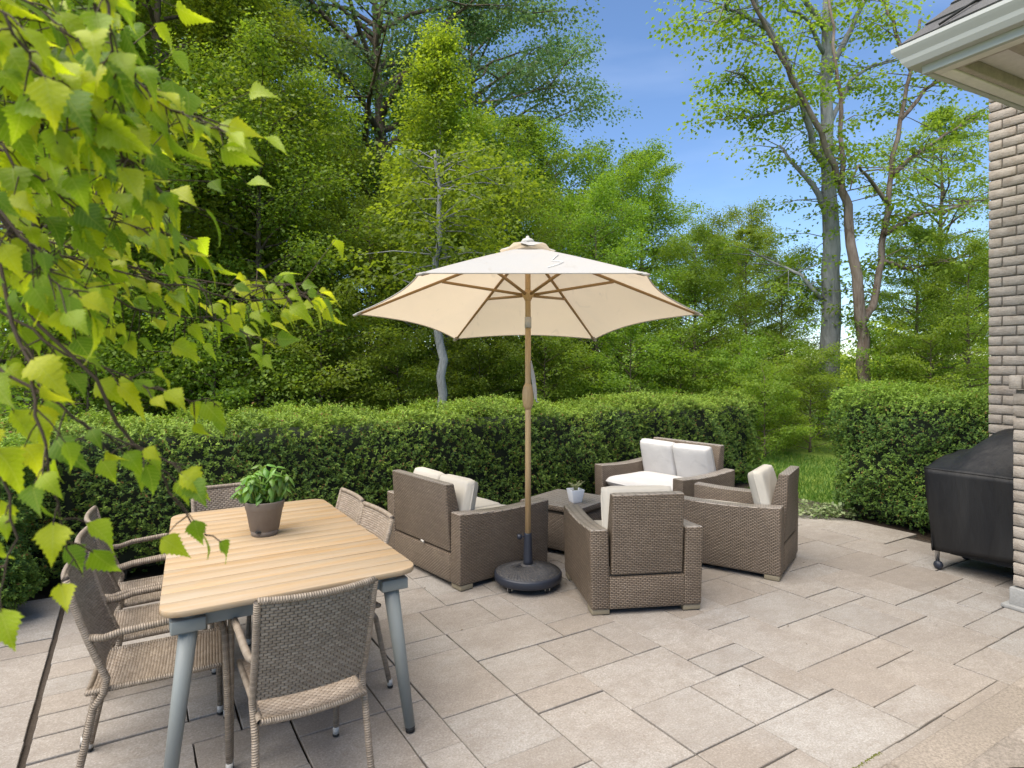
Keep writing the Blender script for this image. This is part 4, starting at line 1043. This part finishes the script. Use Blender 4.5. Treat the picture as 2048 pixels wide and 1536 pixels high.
for k in range(4):
    a = math.radians(35 + 90 * k + 10); cx, cy = .19 * math.cos(a), .19 * math.sin(a)
    w = MB(); w.tube([(cx - .012, cy, .0225), (cx + .012, cy, .0225)], .0215, 14); co_ = w.build('caster', M['black_rubber'], um)
    w = MB(); w.box((cx, cy, .042), (.036, .034, .012)); w.box((cx - .016, cy, .03), (.004, .024, .03)); w.box((cx + .016, cy, .03), (.004, .024, .03)); w.build('caster_fork', M['steel'], co_)
b = MB(); b.lathe([(.036, .15), (.034, .19), (.031, .30), (.029, .385), (.0285, .39)], 20); b.build('base_tube', M['navy'], um)
b = MB(); b.tube([(-.028, -.005, .365), (-.055, -.008, .365)], .007, 8); b.lathe([(.004, -.018), (.017, -.016), (.019, 0), (.017, .016), (.004, .018)], 12, (-.062, -.008, .365)); b.build('tightening_knob', M['navy'], um)
b = MB(); b.tube([(0, 0, .30), (0, 0, 1.93)], .0215, 16); b.build('lower_pole', M['pole'], um)
b = MB(); b.lathe([(.022, 1.30), (.034, 1.325), (.042, 1.37), (.043, 1.42), (.036, 1.465), (.022, 1.49)], 16); ck = b.build('crank_housing', M['pole'], um)
b = MB(); b.tube([(.03, -.01, 1.44), (.058, -.012, 1.44), (.06, -.014, 1.36), (.078, -.016, 1.355)], .006, 8); b.build('crank_handle', M['steel'], ck)
b = MB()
b.add([(.022, -.012, 1.66), (.026, -.02, 1.66), (.05, -.024, 1.55), (.064, -.024, 1.45), (.066, -.02, 1.39), (.050, -.018, 1.37), (.034, -.014, 1.47), (.024, -.008, 1.56)], [(0, 1, 2, 7), (7, 2, 3, 6), (6, 3, 4, 5)])
st_ = b.build('tie_strap', M['strap'], um); st_.modifiers.new('thick', 'SOLIDIFY').thickness = .006
TIL = math.radians(-7.5)
top = bpy.data.objects.new('tilting_head', None)
PIV = Vector((0, 0, 1.93)); Rm = Matrix.Rotation(TIL, 3, 'X')
def tp(p): return PIV + Rm @ (Vector(p) - PIV)
b = MB(); b.tube([tp((0, 0, 1.90)), tp((0, 0, 1.98))], .0245, 16); b.build('tilt_joint', M['cap_grey'], um)
b = MB(); b.tube([tp((0, 0, 1.94)), tp((0, 0, 2.50))], .0205, 16); b.build('upper_pole', M['pole'], um)
RC = 1.275; ZR = 2.005; ZT = 2.515; HUB = 2.15
cor = [(RC * math.cos(math.radians(60 * k)), RC * math.sin(math.radians(60 * k))) for k in range(6)]
def rib_pt(k, s):
    x, y = cor[k]; z = ZT + (ZR - ZT) * (s ** 1.06)
    return Vector((x * s, y * s, z))
for k in range(6):
    n = 12; m_ = 14; P = []
    for i in range(n + 1):
        s = .03 + .97 * i / n; row = []
        for j in range(m_ + 1):
            f = j / m_; a = rib_pt(k, s); c = rib_pt((k + 1) % 6, s); p = a.lerp(c, f); w = 4 * f * (1 - f)
            p = p * 1.0; inw = 0.078 * w * s ** 3; p.x *= (1 - inw); p.y *= (1 - inw)
            p.z += -.022 * w * s + .045 * w * s ** 6
            row.append(tuple(tp(p)))
        P.append(row)
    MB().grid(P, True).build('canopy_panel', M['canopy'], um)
    b = MB(); b.tube([tp(rib_pt(k, s) - Vector((0, 0, .014))) for s in (.02, .35, .7, .985)], [.0125, .012, .0105, .008], 6); rb_ = b.build('rib', M['rib'], um)
    x, y = cor[k]; l = math.hypot(x, y)
    b = MB(); b.tube([tp((x / l * .035, y / l * .035, HUB)), tp(rib_pt(k, .50) - Vector((0, 0, .022)))], .0115, 6); b.build('strut', M['rib'], um)
    # hem along the edge and rib pocket
    b = MB(); pts = []
    for j in range(15):
        f = j / 14; p = rib_pt(k, 1).lerp(rib_pt((k + 1) % 6, 1), f); w = 4 * f * (1 - f); p.x *= (1 - 0.078 * w); p.y *= (1 - 0.078 * w); p.z += .023 * w; pts.append(tp(p))
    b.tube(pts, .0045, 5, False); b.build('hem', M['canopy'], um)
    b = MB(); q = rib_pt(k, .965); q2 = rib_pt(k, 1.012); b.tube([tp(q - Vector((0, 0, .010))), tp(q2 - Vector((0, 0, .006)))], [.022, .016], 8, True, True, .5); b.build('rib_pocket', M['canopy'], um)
b = MB(); b.lathe([(.021, HUB - .05), (.030, HUB - .03), (.046, HUB - .005), (.046, HUB + .018), (.03, HUB + .03), (.021, HUB + .035)], 14); b.v = [tuple(tp(p)) for p in b.v]; b.build('runner_hub', M['pole'], um)
# vent cap and finial
P = []
for i in range(5):
    s = i / 4; row = []
    for j in range(37):
        a = 2 * math.pi * j / 36; r_ = .02 + .19 * s * (1 - .12 * abs(math.sin(3 * a))); row.append(tuple(tp((r_ * math.cos(a), r_ * math.sin(a), ZT + .040 - .075 * s + .012 * math.sin(6 * a + 1) * s))))
    P.append(row)
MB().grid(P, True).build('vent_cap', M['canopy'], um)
b = MB(); b.lathe([(.05, ZT + .025), (.054, ZT + .038), (.040, ZT + .058), (.014, ZT + .064), (.015, ZT + .078), (.009, ZT + .086)], 16); b.v = [tuple(tp(p)) for p in b.v]; b.build('finial', M['strap'], um)
def skin_pt(k, s, f):
    p = rib_pt(k, s).lerp(rib_pt((k + 1) % 6, s), f); w = 4 * f * (1 - f); p.x *= (1 - 0.078 * w * s ** 3); p.y *= (1 - 0.078 * w * s ** 3); p.z += -.022 * w * s + .045 * w * s ** 6 + .005; return tp(p)
b = MB(); b.tube([skin_pt(4, .42, .86), skin_pt(4, .52, .74), skin_pt(4, .60, .68), skin_pt(4, .64, .76), skin_pt(4, .70, .70), skin_pt(4, .80, .60)], .0026, 5); b.build('tie_string', M['string'], um)

# ------------------------------------------------------------------ dining table
NL, NR, FR, FL = Vector((-1.252, 2.195)), Vector((-.425, 2.775)), Vector((-1.285, 4.17)), Vector((-2.02, 3.68))
TZ = .742
tc = (NL + NR + FR + FL) / 4
dt = thing('dining_table', 'teak slat dining table with rounded corners and grey metal legs', 'table', (tc.x, tc.y, 0.004), ROTV)
Rinv = Matrix.Rotation(-ROTV, 2)
loc = [Rinv @ (p - tc) for p in (NL, NR, FR, FL)]
x0n, x1n, yn = loc[0].x, loc[1].x, (loc[0].y + loc[1].y) / 2
x0f, x1f, yf = loc[3].x, loc[2].x, (loc[2].y + loc[3].y) / 2
def side(y, w):      # half outline of the top: straight sides, rounded corners
    f = (y - yn) / (yf - yn); a = (x0n, x1n); c = (x0f, x1f); x = a[w] + (c[w] - a[w]) * f
    R_ = .085; d = min(y - yn, yf - y)
    ins = R_ - math.sqrt(max(0, R_ * R_ - (R_ - d) ** 2)) if d < R_ else 0.0
    return x + (ins if w == 0 else -ins)
r = random.Random(12); wid = [r.choice([.085, .095, .115, .12, .105]) for _ in range(16)]; sm = sum(wid); y = yn
for k, w in enumerate(wid):
    w = w / sm * (yf - yn); a, c = y + .0022, y + w - .0022; y += w
    if k == 0: a = yn
    if k == len(wid) - 1: c = yf
    ys = [a + (c - a) * q / 8 for q in range(9)] if k in (0, len(wid) - 1) else [a, (a + c) / 2, c]
    poly = [(side(q, 1), q) for q in ys] + [(side(q, 0), q) for q in reversed(ys)]
    cx = sum(p[0] for p in poly) / len(poly); cy = (a + c) / 2
    b = MB(); b.prism([(p[0] - cx, p[1] - cy) for p in poly], -.012, .012)
    o = b.build('plank', M['teak'], dt, bevel=.0025, seg=1); o.location = (cx, cy, TZ - .014 + r.uniform(-.0012, .0012))
inn = .10
pn = [(x0n + inn, yn + .075), (x1n - inn, yn + .075), (x1f - inn, yf - .075), (x0f + inn, yf - .075)]
for a in range(4):
    p, q = Vector(pn[a]), Vector(pn[(a + 1) % 4]); d = q - p
    b = MB(); b.box(((p.x + q.x) / 2, (p.y + q.y) / 2, TZ - .06), (d.length + .03, .03, .062), math.atan2(d.y, d.x)); b.build('apron', M['grey_metal'], dt, bevel=.003)
for (px_, py_), sx, sy in zip(pn, (-1, 1, 1, -1), (-1, -1, 1, 1)):
    b = MB(); b.tube([(px_ - sx * .012, py_ - sy * .01, TZ - .03), (px_ + sx * .072, py_ + sy * .03, .022)], [.035, .023], 18); lg = b.build('leg', M['grey_metal'], dt)
    b = MB(); b.tube([(px_ + sx * .0725, py_ + sy * .0302, .023), (px_ + sx * .074, py_ + sy * .031, .0)], [.022, .021], 14); b.build('foot_cap', M['black_rubber'], lg)
    b = MB(); b.box((px_, py_, TZ - .075), (.12, .085, .05)); b.build('bracket', M['grey_metal'], dt, bevel=.006)

# ------------------------------------------------------------------ woven dining chairs
def weave(b, fn, L, W, pl, pw, lift=.0065, both=True):
    """little pillows of strand over the surface fn(s,t)->(pos,normal); s in 0..L along the strands"""
    nr = int(W / pw)
    for r_ in range(nr):
        t0, t1 = r_ * W / nr, (r_ + 1) * W / nr; tm = (t0 + t1) / 2; s = -(pl / 2 if r_ % 2 else 0)
        while s < L:
            a, c = max(0, s), min(L, s + pl); s += pl
            if c - a < pl * .3: continue
            for sg in ((1, -1) if both else (1,)):
                q = []
                for (ss, tt, h) in ((a + .001, t0 + .0004, .0), (c - .001, t0 + .0004, .0), (c - .001, t1 - .0004, .0), (a + .001, t1 - .0004, .0), (a + (c - a) * .25, tm, 1), (a + (c - a) * .75, tm, 1)):
                    p, n = fn(ss, tt); q.append(p + n * sg * (.0015 + lift * h))
                fs = [(0, 1, 5, 4), (1, 2, 5), (2, 3, 4, 5), (3, 0, 4)]
                if sg < 0: fs = [f[::-1] for f in fs]
                b.add(q, fs, None, True)
def dining_chair():
    """local: front +y; origin on the ground in the middle"""
    t = thing('woven_dining_chair', '', 'chair', group='woven dining chairs'); hw = .182; yb = -.235; yf_ = .225; SZ = .415
    # backrest
    H0, H1 = .462, .845; W = H1 - H0; L = 2 * hw + .03
    def bk(s, q):
        x = s - L / 2; z = H0 + q; f = q / W
        wn = 1 + .02 * f; y = yb + .055 - .125 * f - .010 * math.sin(f * 3) - .026 * (1 - (2 * x / L) ** 2); zz = z + .006 * (2 * x / L) ** 2 * f
        return Vector((x * wn, y, zz)), Vector((.28 * x, 1, .26)).normalized()
    b = MB(); weave(b, bk, L, W, .025, .0112); wv = b.build('backrest', M['strand'], t); wv['kind'] = 'stuff'
    b = MB(); b.grid([[tuple(bk(L * i / 12, W * j / 8)[0]) for i in range(13)] for j in range(9)]); b.build('backing', M['dark_gap'], wv)
    b = MB(); b.tube([bk(L * i / 14, W)[0] + Vector((0, 0, .002)) for i in range(15)], .0125, 10); b.build('top_rail', M['wrap'], t)
    # seat
    D = yf_ - yb + .02; Wd = 2 * hw
    def st(s, q):
        x = s - Wd / 2; y = yb - .01 + q; f = q / D; return Vector((x, y, SZ + .012 * f - .012 * (1 - (2 * x / Wd) ** 2))), Vector((0, 0, 1))
    b = MB(); weave(b, st, Wd, D, .025, .0112); se = b.build('seat', M['strand'], t); se['kind'] = 'stuff'
    b = MB(); b.grid([[tuple(st(Wd * i / 10, D * j / 10)[0]) for i in range(11)] for j in range(11)]); b.build('backing', M['dark_gap'], se)
    ring = [st(Wd * i / 6, 0)[0] for i in range(7)] + [st(Wd, D * i / 6)[0] for i in range(1, 7)] + [st(Wd * (6 - i) / 6, D)[0] for i in range(1, 7)] + [st(0, D * (6 - i) / 6)[0] for i in range(1, 7)]
    b = MB(); b.tube(ring, .011, 10, False); b.build('seat_frame', M['wrap'], t)
    for sx in (-1, 1):
        x = sx * (hw + .012)
        # rear leg carries on up as the side of the backrest
        up = [Vector((bk(0 if sx < 0 else L, W * k / 5)[0])) for k in range(6)]
        pts = [Vector((x + sx * .012, yb - .055, .028)), Vector((x + sx * .004, yb - .015, .22)), Vector((x, yb + .012, .36)), Vector((x, yb + .045, .41))] + up
        b = MB(); b.tube(pts, .0130, 12); lg = b.build('leg', M['wrap'], t)
        b = MB(); b.tube([(x + sx * .0125, yb - .056, .040), (x + sx * .013, yb - .058, .010)], .0138, 12); b.build('foot_cap', M['cap_grey'], lg)
        b = MB(); b.tube([(x + sx * .013, yb - .058, .0105), (x + sx * .013, yb - .0585, .0)], .0145, 12); b.build('foot_pad', M['black_rubber'], lg)
        # front leg rises into the arm
        xa = sx * (hw + .032)
        pts = [Vector((xa, yf_ + .012, .028)), Vector((xa, yf_ + .004, .35)), Vector((xa, yf_ - .005, .56)), Vector((xa, yf_ - .02, .615)), Vector((xa, yf_ - .07, .640))]
        b = MB(); b.tube(pts, .0130, 12); lg = b.build('leg', M['wrap'], t)
        b = MB(); b.tube([(xa, yf_ + .012, .040), (xa, yf_ + .012, .010)], .0138, 12); b.build('foot_cap', M['cap_grey'], lg)
        b = MB(); b.tube([(xa, yf_ + .012, .0105), (xa, yf_ + .012, 0)], .0145, 12); b.build('foot_pad', M['black_rubber'], lg)
        e = bk(0 if sx < 0 else L, W * .42)[0]
        pts = [Vector((xa, yf_ - .075, .641)), Vector((xa + sx * .003, .02, .648)), Vector((xa + sx * .002, yb + .10, .636)), Vector((xa - sx * .004, yb + .045, .622)), e + Vector((0, .01, 0))]
        b = MB(); b.tube(pts, .0134, 12); b.build('arm', M['wrap'], t)
    return t
ch0 = dining_chair()
CH = [  # u, v of the chair middle, facing (paving axes), label
 (2.50, .565, 'U', .00, 'woven dining chair at the near end of the table, its back to the camera'),
 (2.95, .13, 'V', -.10, 'woven dining chair nearest the camera on the left side of the table'),
 (3.42, .14, 'V', -.05, 'woven dining chair second along the left side of the table'),
 (3.88, .15, 'V', .00, 'woven dining chair third along the left side, behind the second one'),
 (3.20, .83, '-V', .03, 'woven dining chair on the right side of the table, nearer of two'),
 (3.66, .83, '-V', .00, 'woven dining chair on the right side of the table, farther of two'),
 (4.06, .56, '-U', .06, 'woven dining chair at the far end of the table behind the basil')]
for k, (u, v, f, da, lab) in enumerate(CH):
    o = ch0 if k == 0 else copy_tree(ch0)
    d = {'U': AU, 'V': AV, '-V': -AV, '-U': -AU}[f]; p = uv(u, v)
    o.location = (p.x, p.y, 0.004); o.rotation_euler = (0, 0, math.atan2(d.y, d.x) - math.pi / 2 + da); o['label'] = lab

# ------------------------------------------------------------------ basil in its pot
bp = thing('potted_basil', 'bushy green basil in a taupe plastic pot on the dining table', 'potted plant', (-1.305, 3.27, TZ + .002), .4)
b = MB(); b.lathe([(.062, 0), (.066, .004), (.070, .025), (.0685, .027), (.072, .030), (.091, .135), (.0925, .137), (.094, .139), (.101, .178), (.101, .182), (.096, .182), (.092, .150), (.088, .148)], 40); pt_ = b.build('pot', M['pot_taupe'], bp)
b = MB(); b.box((-.030, -.064, .030), (.028, .02, .008), .45); b.build('drain_slot', M['black_rubber'], pt_)
b = MB(); b.lathe([(.0, .147), (.086, .150), (.08, .153), (.001, .158)], 24); b.build('soil', M['soil'], bp)
def basil_leaf(k):
    r = random.Random(k); b = MB(); P = []
    for i in range(6):
        t = i / 5; w = .30 * math.sin(math.pi * min(1, t * .93 + .05)) ** .8; row = []
        for j in (-1, -.5, 0, .5, 1):
            row.append((j * w, t, -.55 * t * t + (.12 - .16 * abs(j)) * math.sin(math.pi * t) + .03 * math.sin(9 * t + j)))
        P.append(row)
    b.grid(P, True); me = b.mesh('leaf', M['basil']); a = me.attributes.new('tone', 'FLOAT', 'POINT'); tn = r.random(); a.data.foreach_set('value', [tn] * len(me.vertices)); return me
BLV = [basil_leaf(k) for k in range(6)]; r = random.Random(19)
stems = MB()
for k in range(36):
    a = r.uniform(0, 6.283); rr = .085 * math.sqrt(r.uniform(.02, 1)); h = r.uniform(.22, .36) - rr * .8 + (.06 if k % 9 == 0 else 0)
    p0 = Vector((math.cos(a) * rr * .7, math.sin(a) * rr * .7, .152)); p1 = Vector((math.cos(a) * rr * 1.5, math.sin(a) * rr * 1.5, .152 + h * .85 - .06))
    stems.tube([p0, p0.lerp(p1, .5) + Vector((0, 0, .01)), p1], [.0028, .0024, .0018], 5)
    for q in range(8):
        aa = a + q * 2.2 + r.uniform(-.4, .4); s = r.uniform(.036, .062); zz = p1.lerp(p0, r.uniform(0, .75) * (q / 7))
        o = inst('leaf', BLV[r.randint(0, 5)], bp, zz, (r.uniform(-1.0, -.1) if q else .2, r.uniform(-.25, .25), aa), (s, s, s))
stems.build('stems', M['basil_stem'], bp)

# ------------------------------------------------------------------ covered grill
gr = thing('covered_grill', 'barbecue grill under a black fitted cover on casters beside the brick wall', 'grill', uv(1.86, 5.74, 0.0), ROTV)
# local x = towards the house (v), local y = away from the camera along the wall (u); long side is y
GL, GW = 1.26, .62; r = np.random.default_rng(3)
P = []; ny, nx = 64, 30
def cover_ring(zf, k):
    pass
def top_z(x, y):
    # flat side shelves at the ends, a hood in the middle that rises towards the wall
    fx = (x + GW / 2) / GW; fy = abs(y) / (GL / 2)
    w = 1 / (1 + math.exp((fy - .70) * 13)); g = min(1, fx * 1.5); g = g * g * (3 - 2 * g)
    e = min(1, fx * 6)
    return .805 + .10 * fx + .21 * g * w + (.012 * math.sin(7 * y + 5 * x) * w + .010 * math.sin(12 * x - 7 * y)) * e
b = MB(); n = 36; m_ = 22; P = []
for i in range(n + 1):
    y = -GL / 2 + GL * i / n; P.append([(-GW / 2 + GW * j / m_, y, top_z(-GW / 2 + GW * j / m_, y)) for j in range(m_ + 1)])
b.grid(P, True, True)
per = [(-GW / 2, -GL / 2 + GL * i / n) for i in range(n + 1)] + [(-GW / 2 + GW * j / m_, GL / 2) for j in range(1, m_ + 1)] + [(GW / 2, GL / 2 - GL * i / n) for i in range(1, n + 1)] + [(GW / 2 - GW * j / m_, -GL / 2) for j in range(1, m_ + 1)]
rows = 16; Q = []
for k in range(rows + 1):
    f = k / rows; row = []
    for q, (x, y) in enumerate(per):
        s = q * .11; z0 = top_z(x, y); zb = .165 + .025 * math.sin(s * 1.1) + .02 * math.sin(s * .45 + 1); z = z0 + (zb - z0) * f
        nx_, ny_ = x / (GW / 2), y / (GL / 2); kx = 1 if abs(nx_) > .99 else 0; ky = 1 if abs(ny_) > .99 else 0
        fold = (.018 * math.sin(s * 2.3 + 2 * f) + .010 * math.sin(s * 5.1 + 3)) * f - .02 * f
        row.append((x + kx * math.copysign(1, nx_) * fold, y + ky * math.copysign(1, ny_) * fold, z))
    Q.append(row)
b.grid(Q, True, True); cv = b.build('cover', M['cover'], gr); cv.modifiers.new('thick', 'SOLIDIFY').thickness = .004
b = MB(); pts = [Vector(p) + Vector((p[0] * .006, p[1] * .004, .002)) for p in Q[0]]; b.tube(pts[:n + m_ + 1], .005, 6); b.build('seam', M['cover'], cv)
b = MB(); b.box((0, 0, .42), (GW - .16, GL - .3, .56)); b.build('cabinet', M['black_rubber'], gr)
for sx in (-1, 1):
    for sy in (-1, 1):
        x, y = sx * (GW / 2 - .075), sy * (GL / 2 - .06)
        b = MB(); b.tube([(x, y, .07), (x, y, .40)], .017, 10); lg = b.build('leg', M['steel'], gr)
        b = MB(); b.lathe([(.006, -.026), (.026, -.022), (.034, -.008), (.034, .008), (.026, .022), (.006, .026)], 16)
        R3 = Matrix.Rotation(math.pi / 2, 3, 'Y'); b.v = [tuple(R3 @ Vector(p) + Vector((x - .005, y - .01, .035))) for p in b.v]
        w = b.build('caster', M['navy'], lg); b = MB(); b.tube([(x, y, .05), (x, y, .085)], .012, 8); b.build('caster_stem', M['black_rubber'], lg)

# ------------------------------------------------------------------ birch branches close to the camera
bi = thing('birch_tree', 'birch branches with bright yellow green toothed leaves hanging in at left', 'tree', (-2.15, .55, -.05))
BI = Vector(bi.location)
def birch_leaf(k):
    r = random.Random(k + 50); b = MB(); n_ = 19; bend = r.uniform(.15, .75); fold = r.uniform(.10, .55); tw = r.uniform(-.5, .5); sk = r.uniform(-.12, .12); P = []; U = []
    for i in range(n_):
        t = i / (n_ - 1); w = .37 * math.sin(math.pi / 2 * t / .27) ** .6 if t < .27 else .37 * (1 - ((t - .27) / .73)) ** 1.3 + .02 * (1 - t)
        if i == 0: w = .02
        tooth = (1.10 if i % 2 else .90) if 1 < i < n_ - 2 else 1.0; row = []; ur = []
        for j in (-1, 0, 1):
            x = j * w * tooth + sk * t * t * .6; back = -.045 * (1 - t) * abs(j) if i % 2 == 0 else .02 * abs(j)
            z = -bend * t * t + fold * abs(j) * w + tw * j * w * t + .045 * math.sin(7 * t + 2.5 * j + k) * abs(j)
            row.append((x, t + back - (.03 * abs(j) if i < 2 else 0), z)); ur.append((j * w, t))
        P.append(row); U.append(ur)
    n = 3; vs = [p for r_ in P for p in r_]; us = [u for r_ in U for u in r_]; fs = []; fu = []
    for i in range(n_ - 1):
        for j in range(n - 1):
            q = (i * n + j, i * n + j + 1, (i + 1) * n + j + 1, (i + 1) * n + j); fs.append(q); fu.append([us[a] for a in q])
    b.add(vs, fs, fu, True); return b.mesh('leaf', M['birch'])
LV = [birch_leaf(k) for k in range(9)]
STR = [  # polylines (x, y, depth), number of leaves, leaf length
 ([(-120, -90, .80), (60, 10, .78), (220, 120, .78), (340, 225, .80), (440, 260, .82)], 30, .070),
 ([(-120, 40, .72), (60, 120, .70), (180, 230, .72), (270, 330, .76), (300, 400, .78)], 30, .068),
 ([(-120, 200, .85), (40, 330, .84), (160, 420, .86), (280, 455, .9), (380, 490, .95)], 28, .070),
 ([(-120, 430, 1.0), (120, 505, 1.0), (330, 570, 1.02), (520, 600, 1.05), (650, 590, 1.07)], 36, .064),
 ([(60, 520, 1.0), (260, 610, 1.02), (420, 640, 1.05), (560, 690, 1.08)], 24, .062),
 ([(-100, 560, .85), (60, 660, .84), (200, 735, .86), (330, 780, .9), (440, 815, .94)], 24, .066),
 ([(-100, 660, .78), (50, 770, .76), (180, 860, .78), (300, 905, .82), (370, 930, .84)], 19, .066),
 ([(30, 640, .74), (70, 800, .72), (95, 930, .72), (120, 1060, .73), (165, 1150, .75)], 13, .066),
 ([(-60, 760, .70), (-10, 900, .68), (20, 1080, .68), (10, 1230, .68)], 7, .070),
 ([(150, -120, .70), (215, 10, .70), (235, 130, .71), (225, 220, .72)], 16, .072),
 ([(-100, -60, .66), (20, 40, .66), (90, 170, .68), (120, 300, .70)], 24, .072),
 ([(230, 840, .86), (320, 940, .88), (370, 1030, .90), (410, 1070, .92)], 7, .060),
 ([(-80, 320, .72), (40, 470, .72), (110, 560, .74), (180, 620, .76)], 22, .068),
]
rl = random.Random(33); brn = MB(); cnt = 0
for pts, nlv, ll in STR:
    W = [at(*p) for p in pts]; n = len(W)
    Q = []
    for k in range(n - 1):
        for s in range(4): Q.append(W[k].lerp(W[k + 1], s / 4) + Vector((rl.gauss(0, .003), rl.gauss(0, .003), rl.gauss(0, .003))))
    Q.append(W[-1])
    # carry the branch back to the limb outside the frame
    Q = [Vector((-1.35, .75, 2.35 + .1 * rl.random())), Q[0] + (Q[0] - Q[3]) * .6 + Vector((0, 0, .03))] + Q; m_ = len(Q)
    brn.tube([q - BI for q in Q], [.0026 - .0019 * k / (m_ - 1) for k in range(m_)], 6)
    for k in range(nlv):
        f = (k + rl.random()) / nlv; g = 2 + f * (m_ - 3.01); i = int(g); c = Q[i].lerp(Q[i + 1], g - i); dr = (Q[i + 1] - Q[i]).normalized()
        sd = Vector((rl.gauss(0, 1), rl.gauss(0, .8), rl.gauss(-.1, .7)))
        tw = (dr * rl.uniform(.1, .7) + sd * .55 + Vector((0, 0, -.35))).normalized()
        tl = rl.uniform(.012, .065) * (1.15 - .5 * f); e = c + tw * tl
        brn.tube([c - BI, c.lerp(e, .5) + Vector((0, 0, .004)) - BI, e - BI], [.0013, .0010, .0008], 4, False)
        # leaf axis droops and streams away from the branch
        A = (dr * .5 + tw * .45 + Vector((.45, 0, -.50)) + Vector((rl.gauss(0, .28), rl.gauss(0, .35), rl.gauss(0, .25)))).normalized()
        N = Vector((rl.gauss(.1, .45), -.55 + rl.gauss(0, .4), .80 + rl.gauss(0, .4)))
        N = (N - A * N.dot(A)).normalized(); X = A.cross(N).normalized(); s = ll * rl.uniform(.38, .80) * (1.08 - .18 * f)
        o = bpy.data.objects.new('leaf', LV[rl.randint(0, 8)]); COL.objects.link(o); o.parent = bi
        Mx = Matrix(((X.x, A.x, N.x), (X.y, A.y, N.y), (X.z, A.z, N.z))).to_4x4() @ Matrix.Scale(s, 4); Mx.translation = e - BI; o.matrix_local = Mx; cnt += 1
ex = MB()
for pts, nlv, ll in STR:
    W = [at(p[0] - 30, p[1] - 25, p[2] * 1.22) for p in pts]
    if pts[0][0] > 200 or nlv < 14 or pts[0][1] > 500: continue
    brn.tube([q - BI for q in W], [.003 - .002 * k / (len(W) - 1) for k in range(len(W))], 5)
    for k in range(nlv * 3 + 4):
        g = rl.random() * (len(W) - 1.01); i = int(g); c = W[i].lerp(W[i + 1], g - i); dr = (W[i + 1] - W[i]).normalized()
        e = c + Vector((rl.gauss(0, .045), rl.gauss(0, .07), rl.gauss(-.02, .045)))
        brn.tube([c - BI, e - BI], [.001, .0008], 4, False)
        A = (dr * .5 + Vector((.5, 0, -.5)) + Vector((rl.gauss(0, .3), rl.gauss(0, .35), rl.gauss(0, .3)))).normalized(); N = Vector((rl.gauss(.1, .45), -.5 + rl.gauss(0, .4), .8 + rl.gauss(0, .4)))
        N = (N - A * N.dot(A)).normalized(); X = A.cross(N).normalized(); s = ll * rl.uniform(.40, .80)
        Mx = Matrix(((X.x, A.x, N.x), (X.y, A.y, N.y), (X.z, A.z, N.z))) * s; me = LV[rl.randint(0, 8)]
        uvl = me.uv_layers[0].data; ex.add([Mx @ v_.co + e - BI for v_ in me.vertices], [tuple(p.vertices) for p in me.polygons], [[tuple(uvl[l].uv) for l in p.loop_indices] for p in me.polygons], True)
ex.build('foliage', M['birch_back'], bi)['kind'] = 'stuff'
brn.build('twigs', M['twig'], bi)
b = MB(); b.tube([(0, 0, 0), (.02, .02, 1.0), (.05, .0, 2.2), (-.03, .03, 3.6), (0, 0, 5.2)], [.085, .075, .065, .05, .02], 14); b.build('trunk', M['bark_grey'], bi)
b = MB(); b.tube([(.04, 0, 2.0), (.35, .08, 2.33), (.8, .2, 2.45)], [.03, .02, .01], 8); b.build('limb', M['twig'], bi)
print('birch leaves', cnt, 'slabs', len(slabs), 'tris', sum(len(m.loop_triangles) if m.loop_triangles else len(m.polygons) for m in bpy.data.meshes))
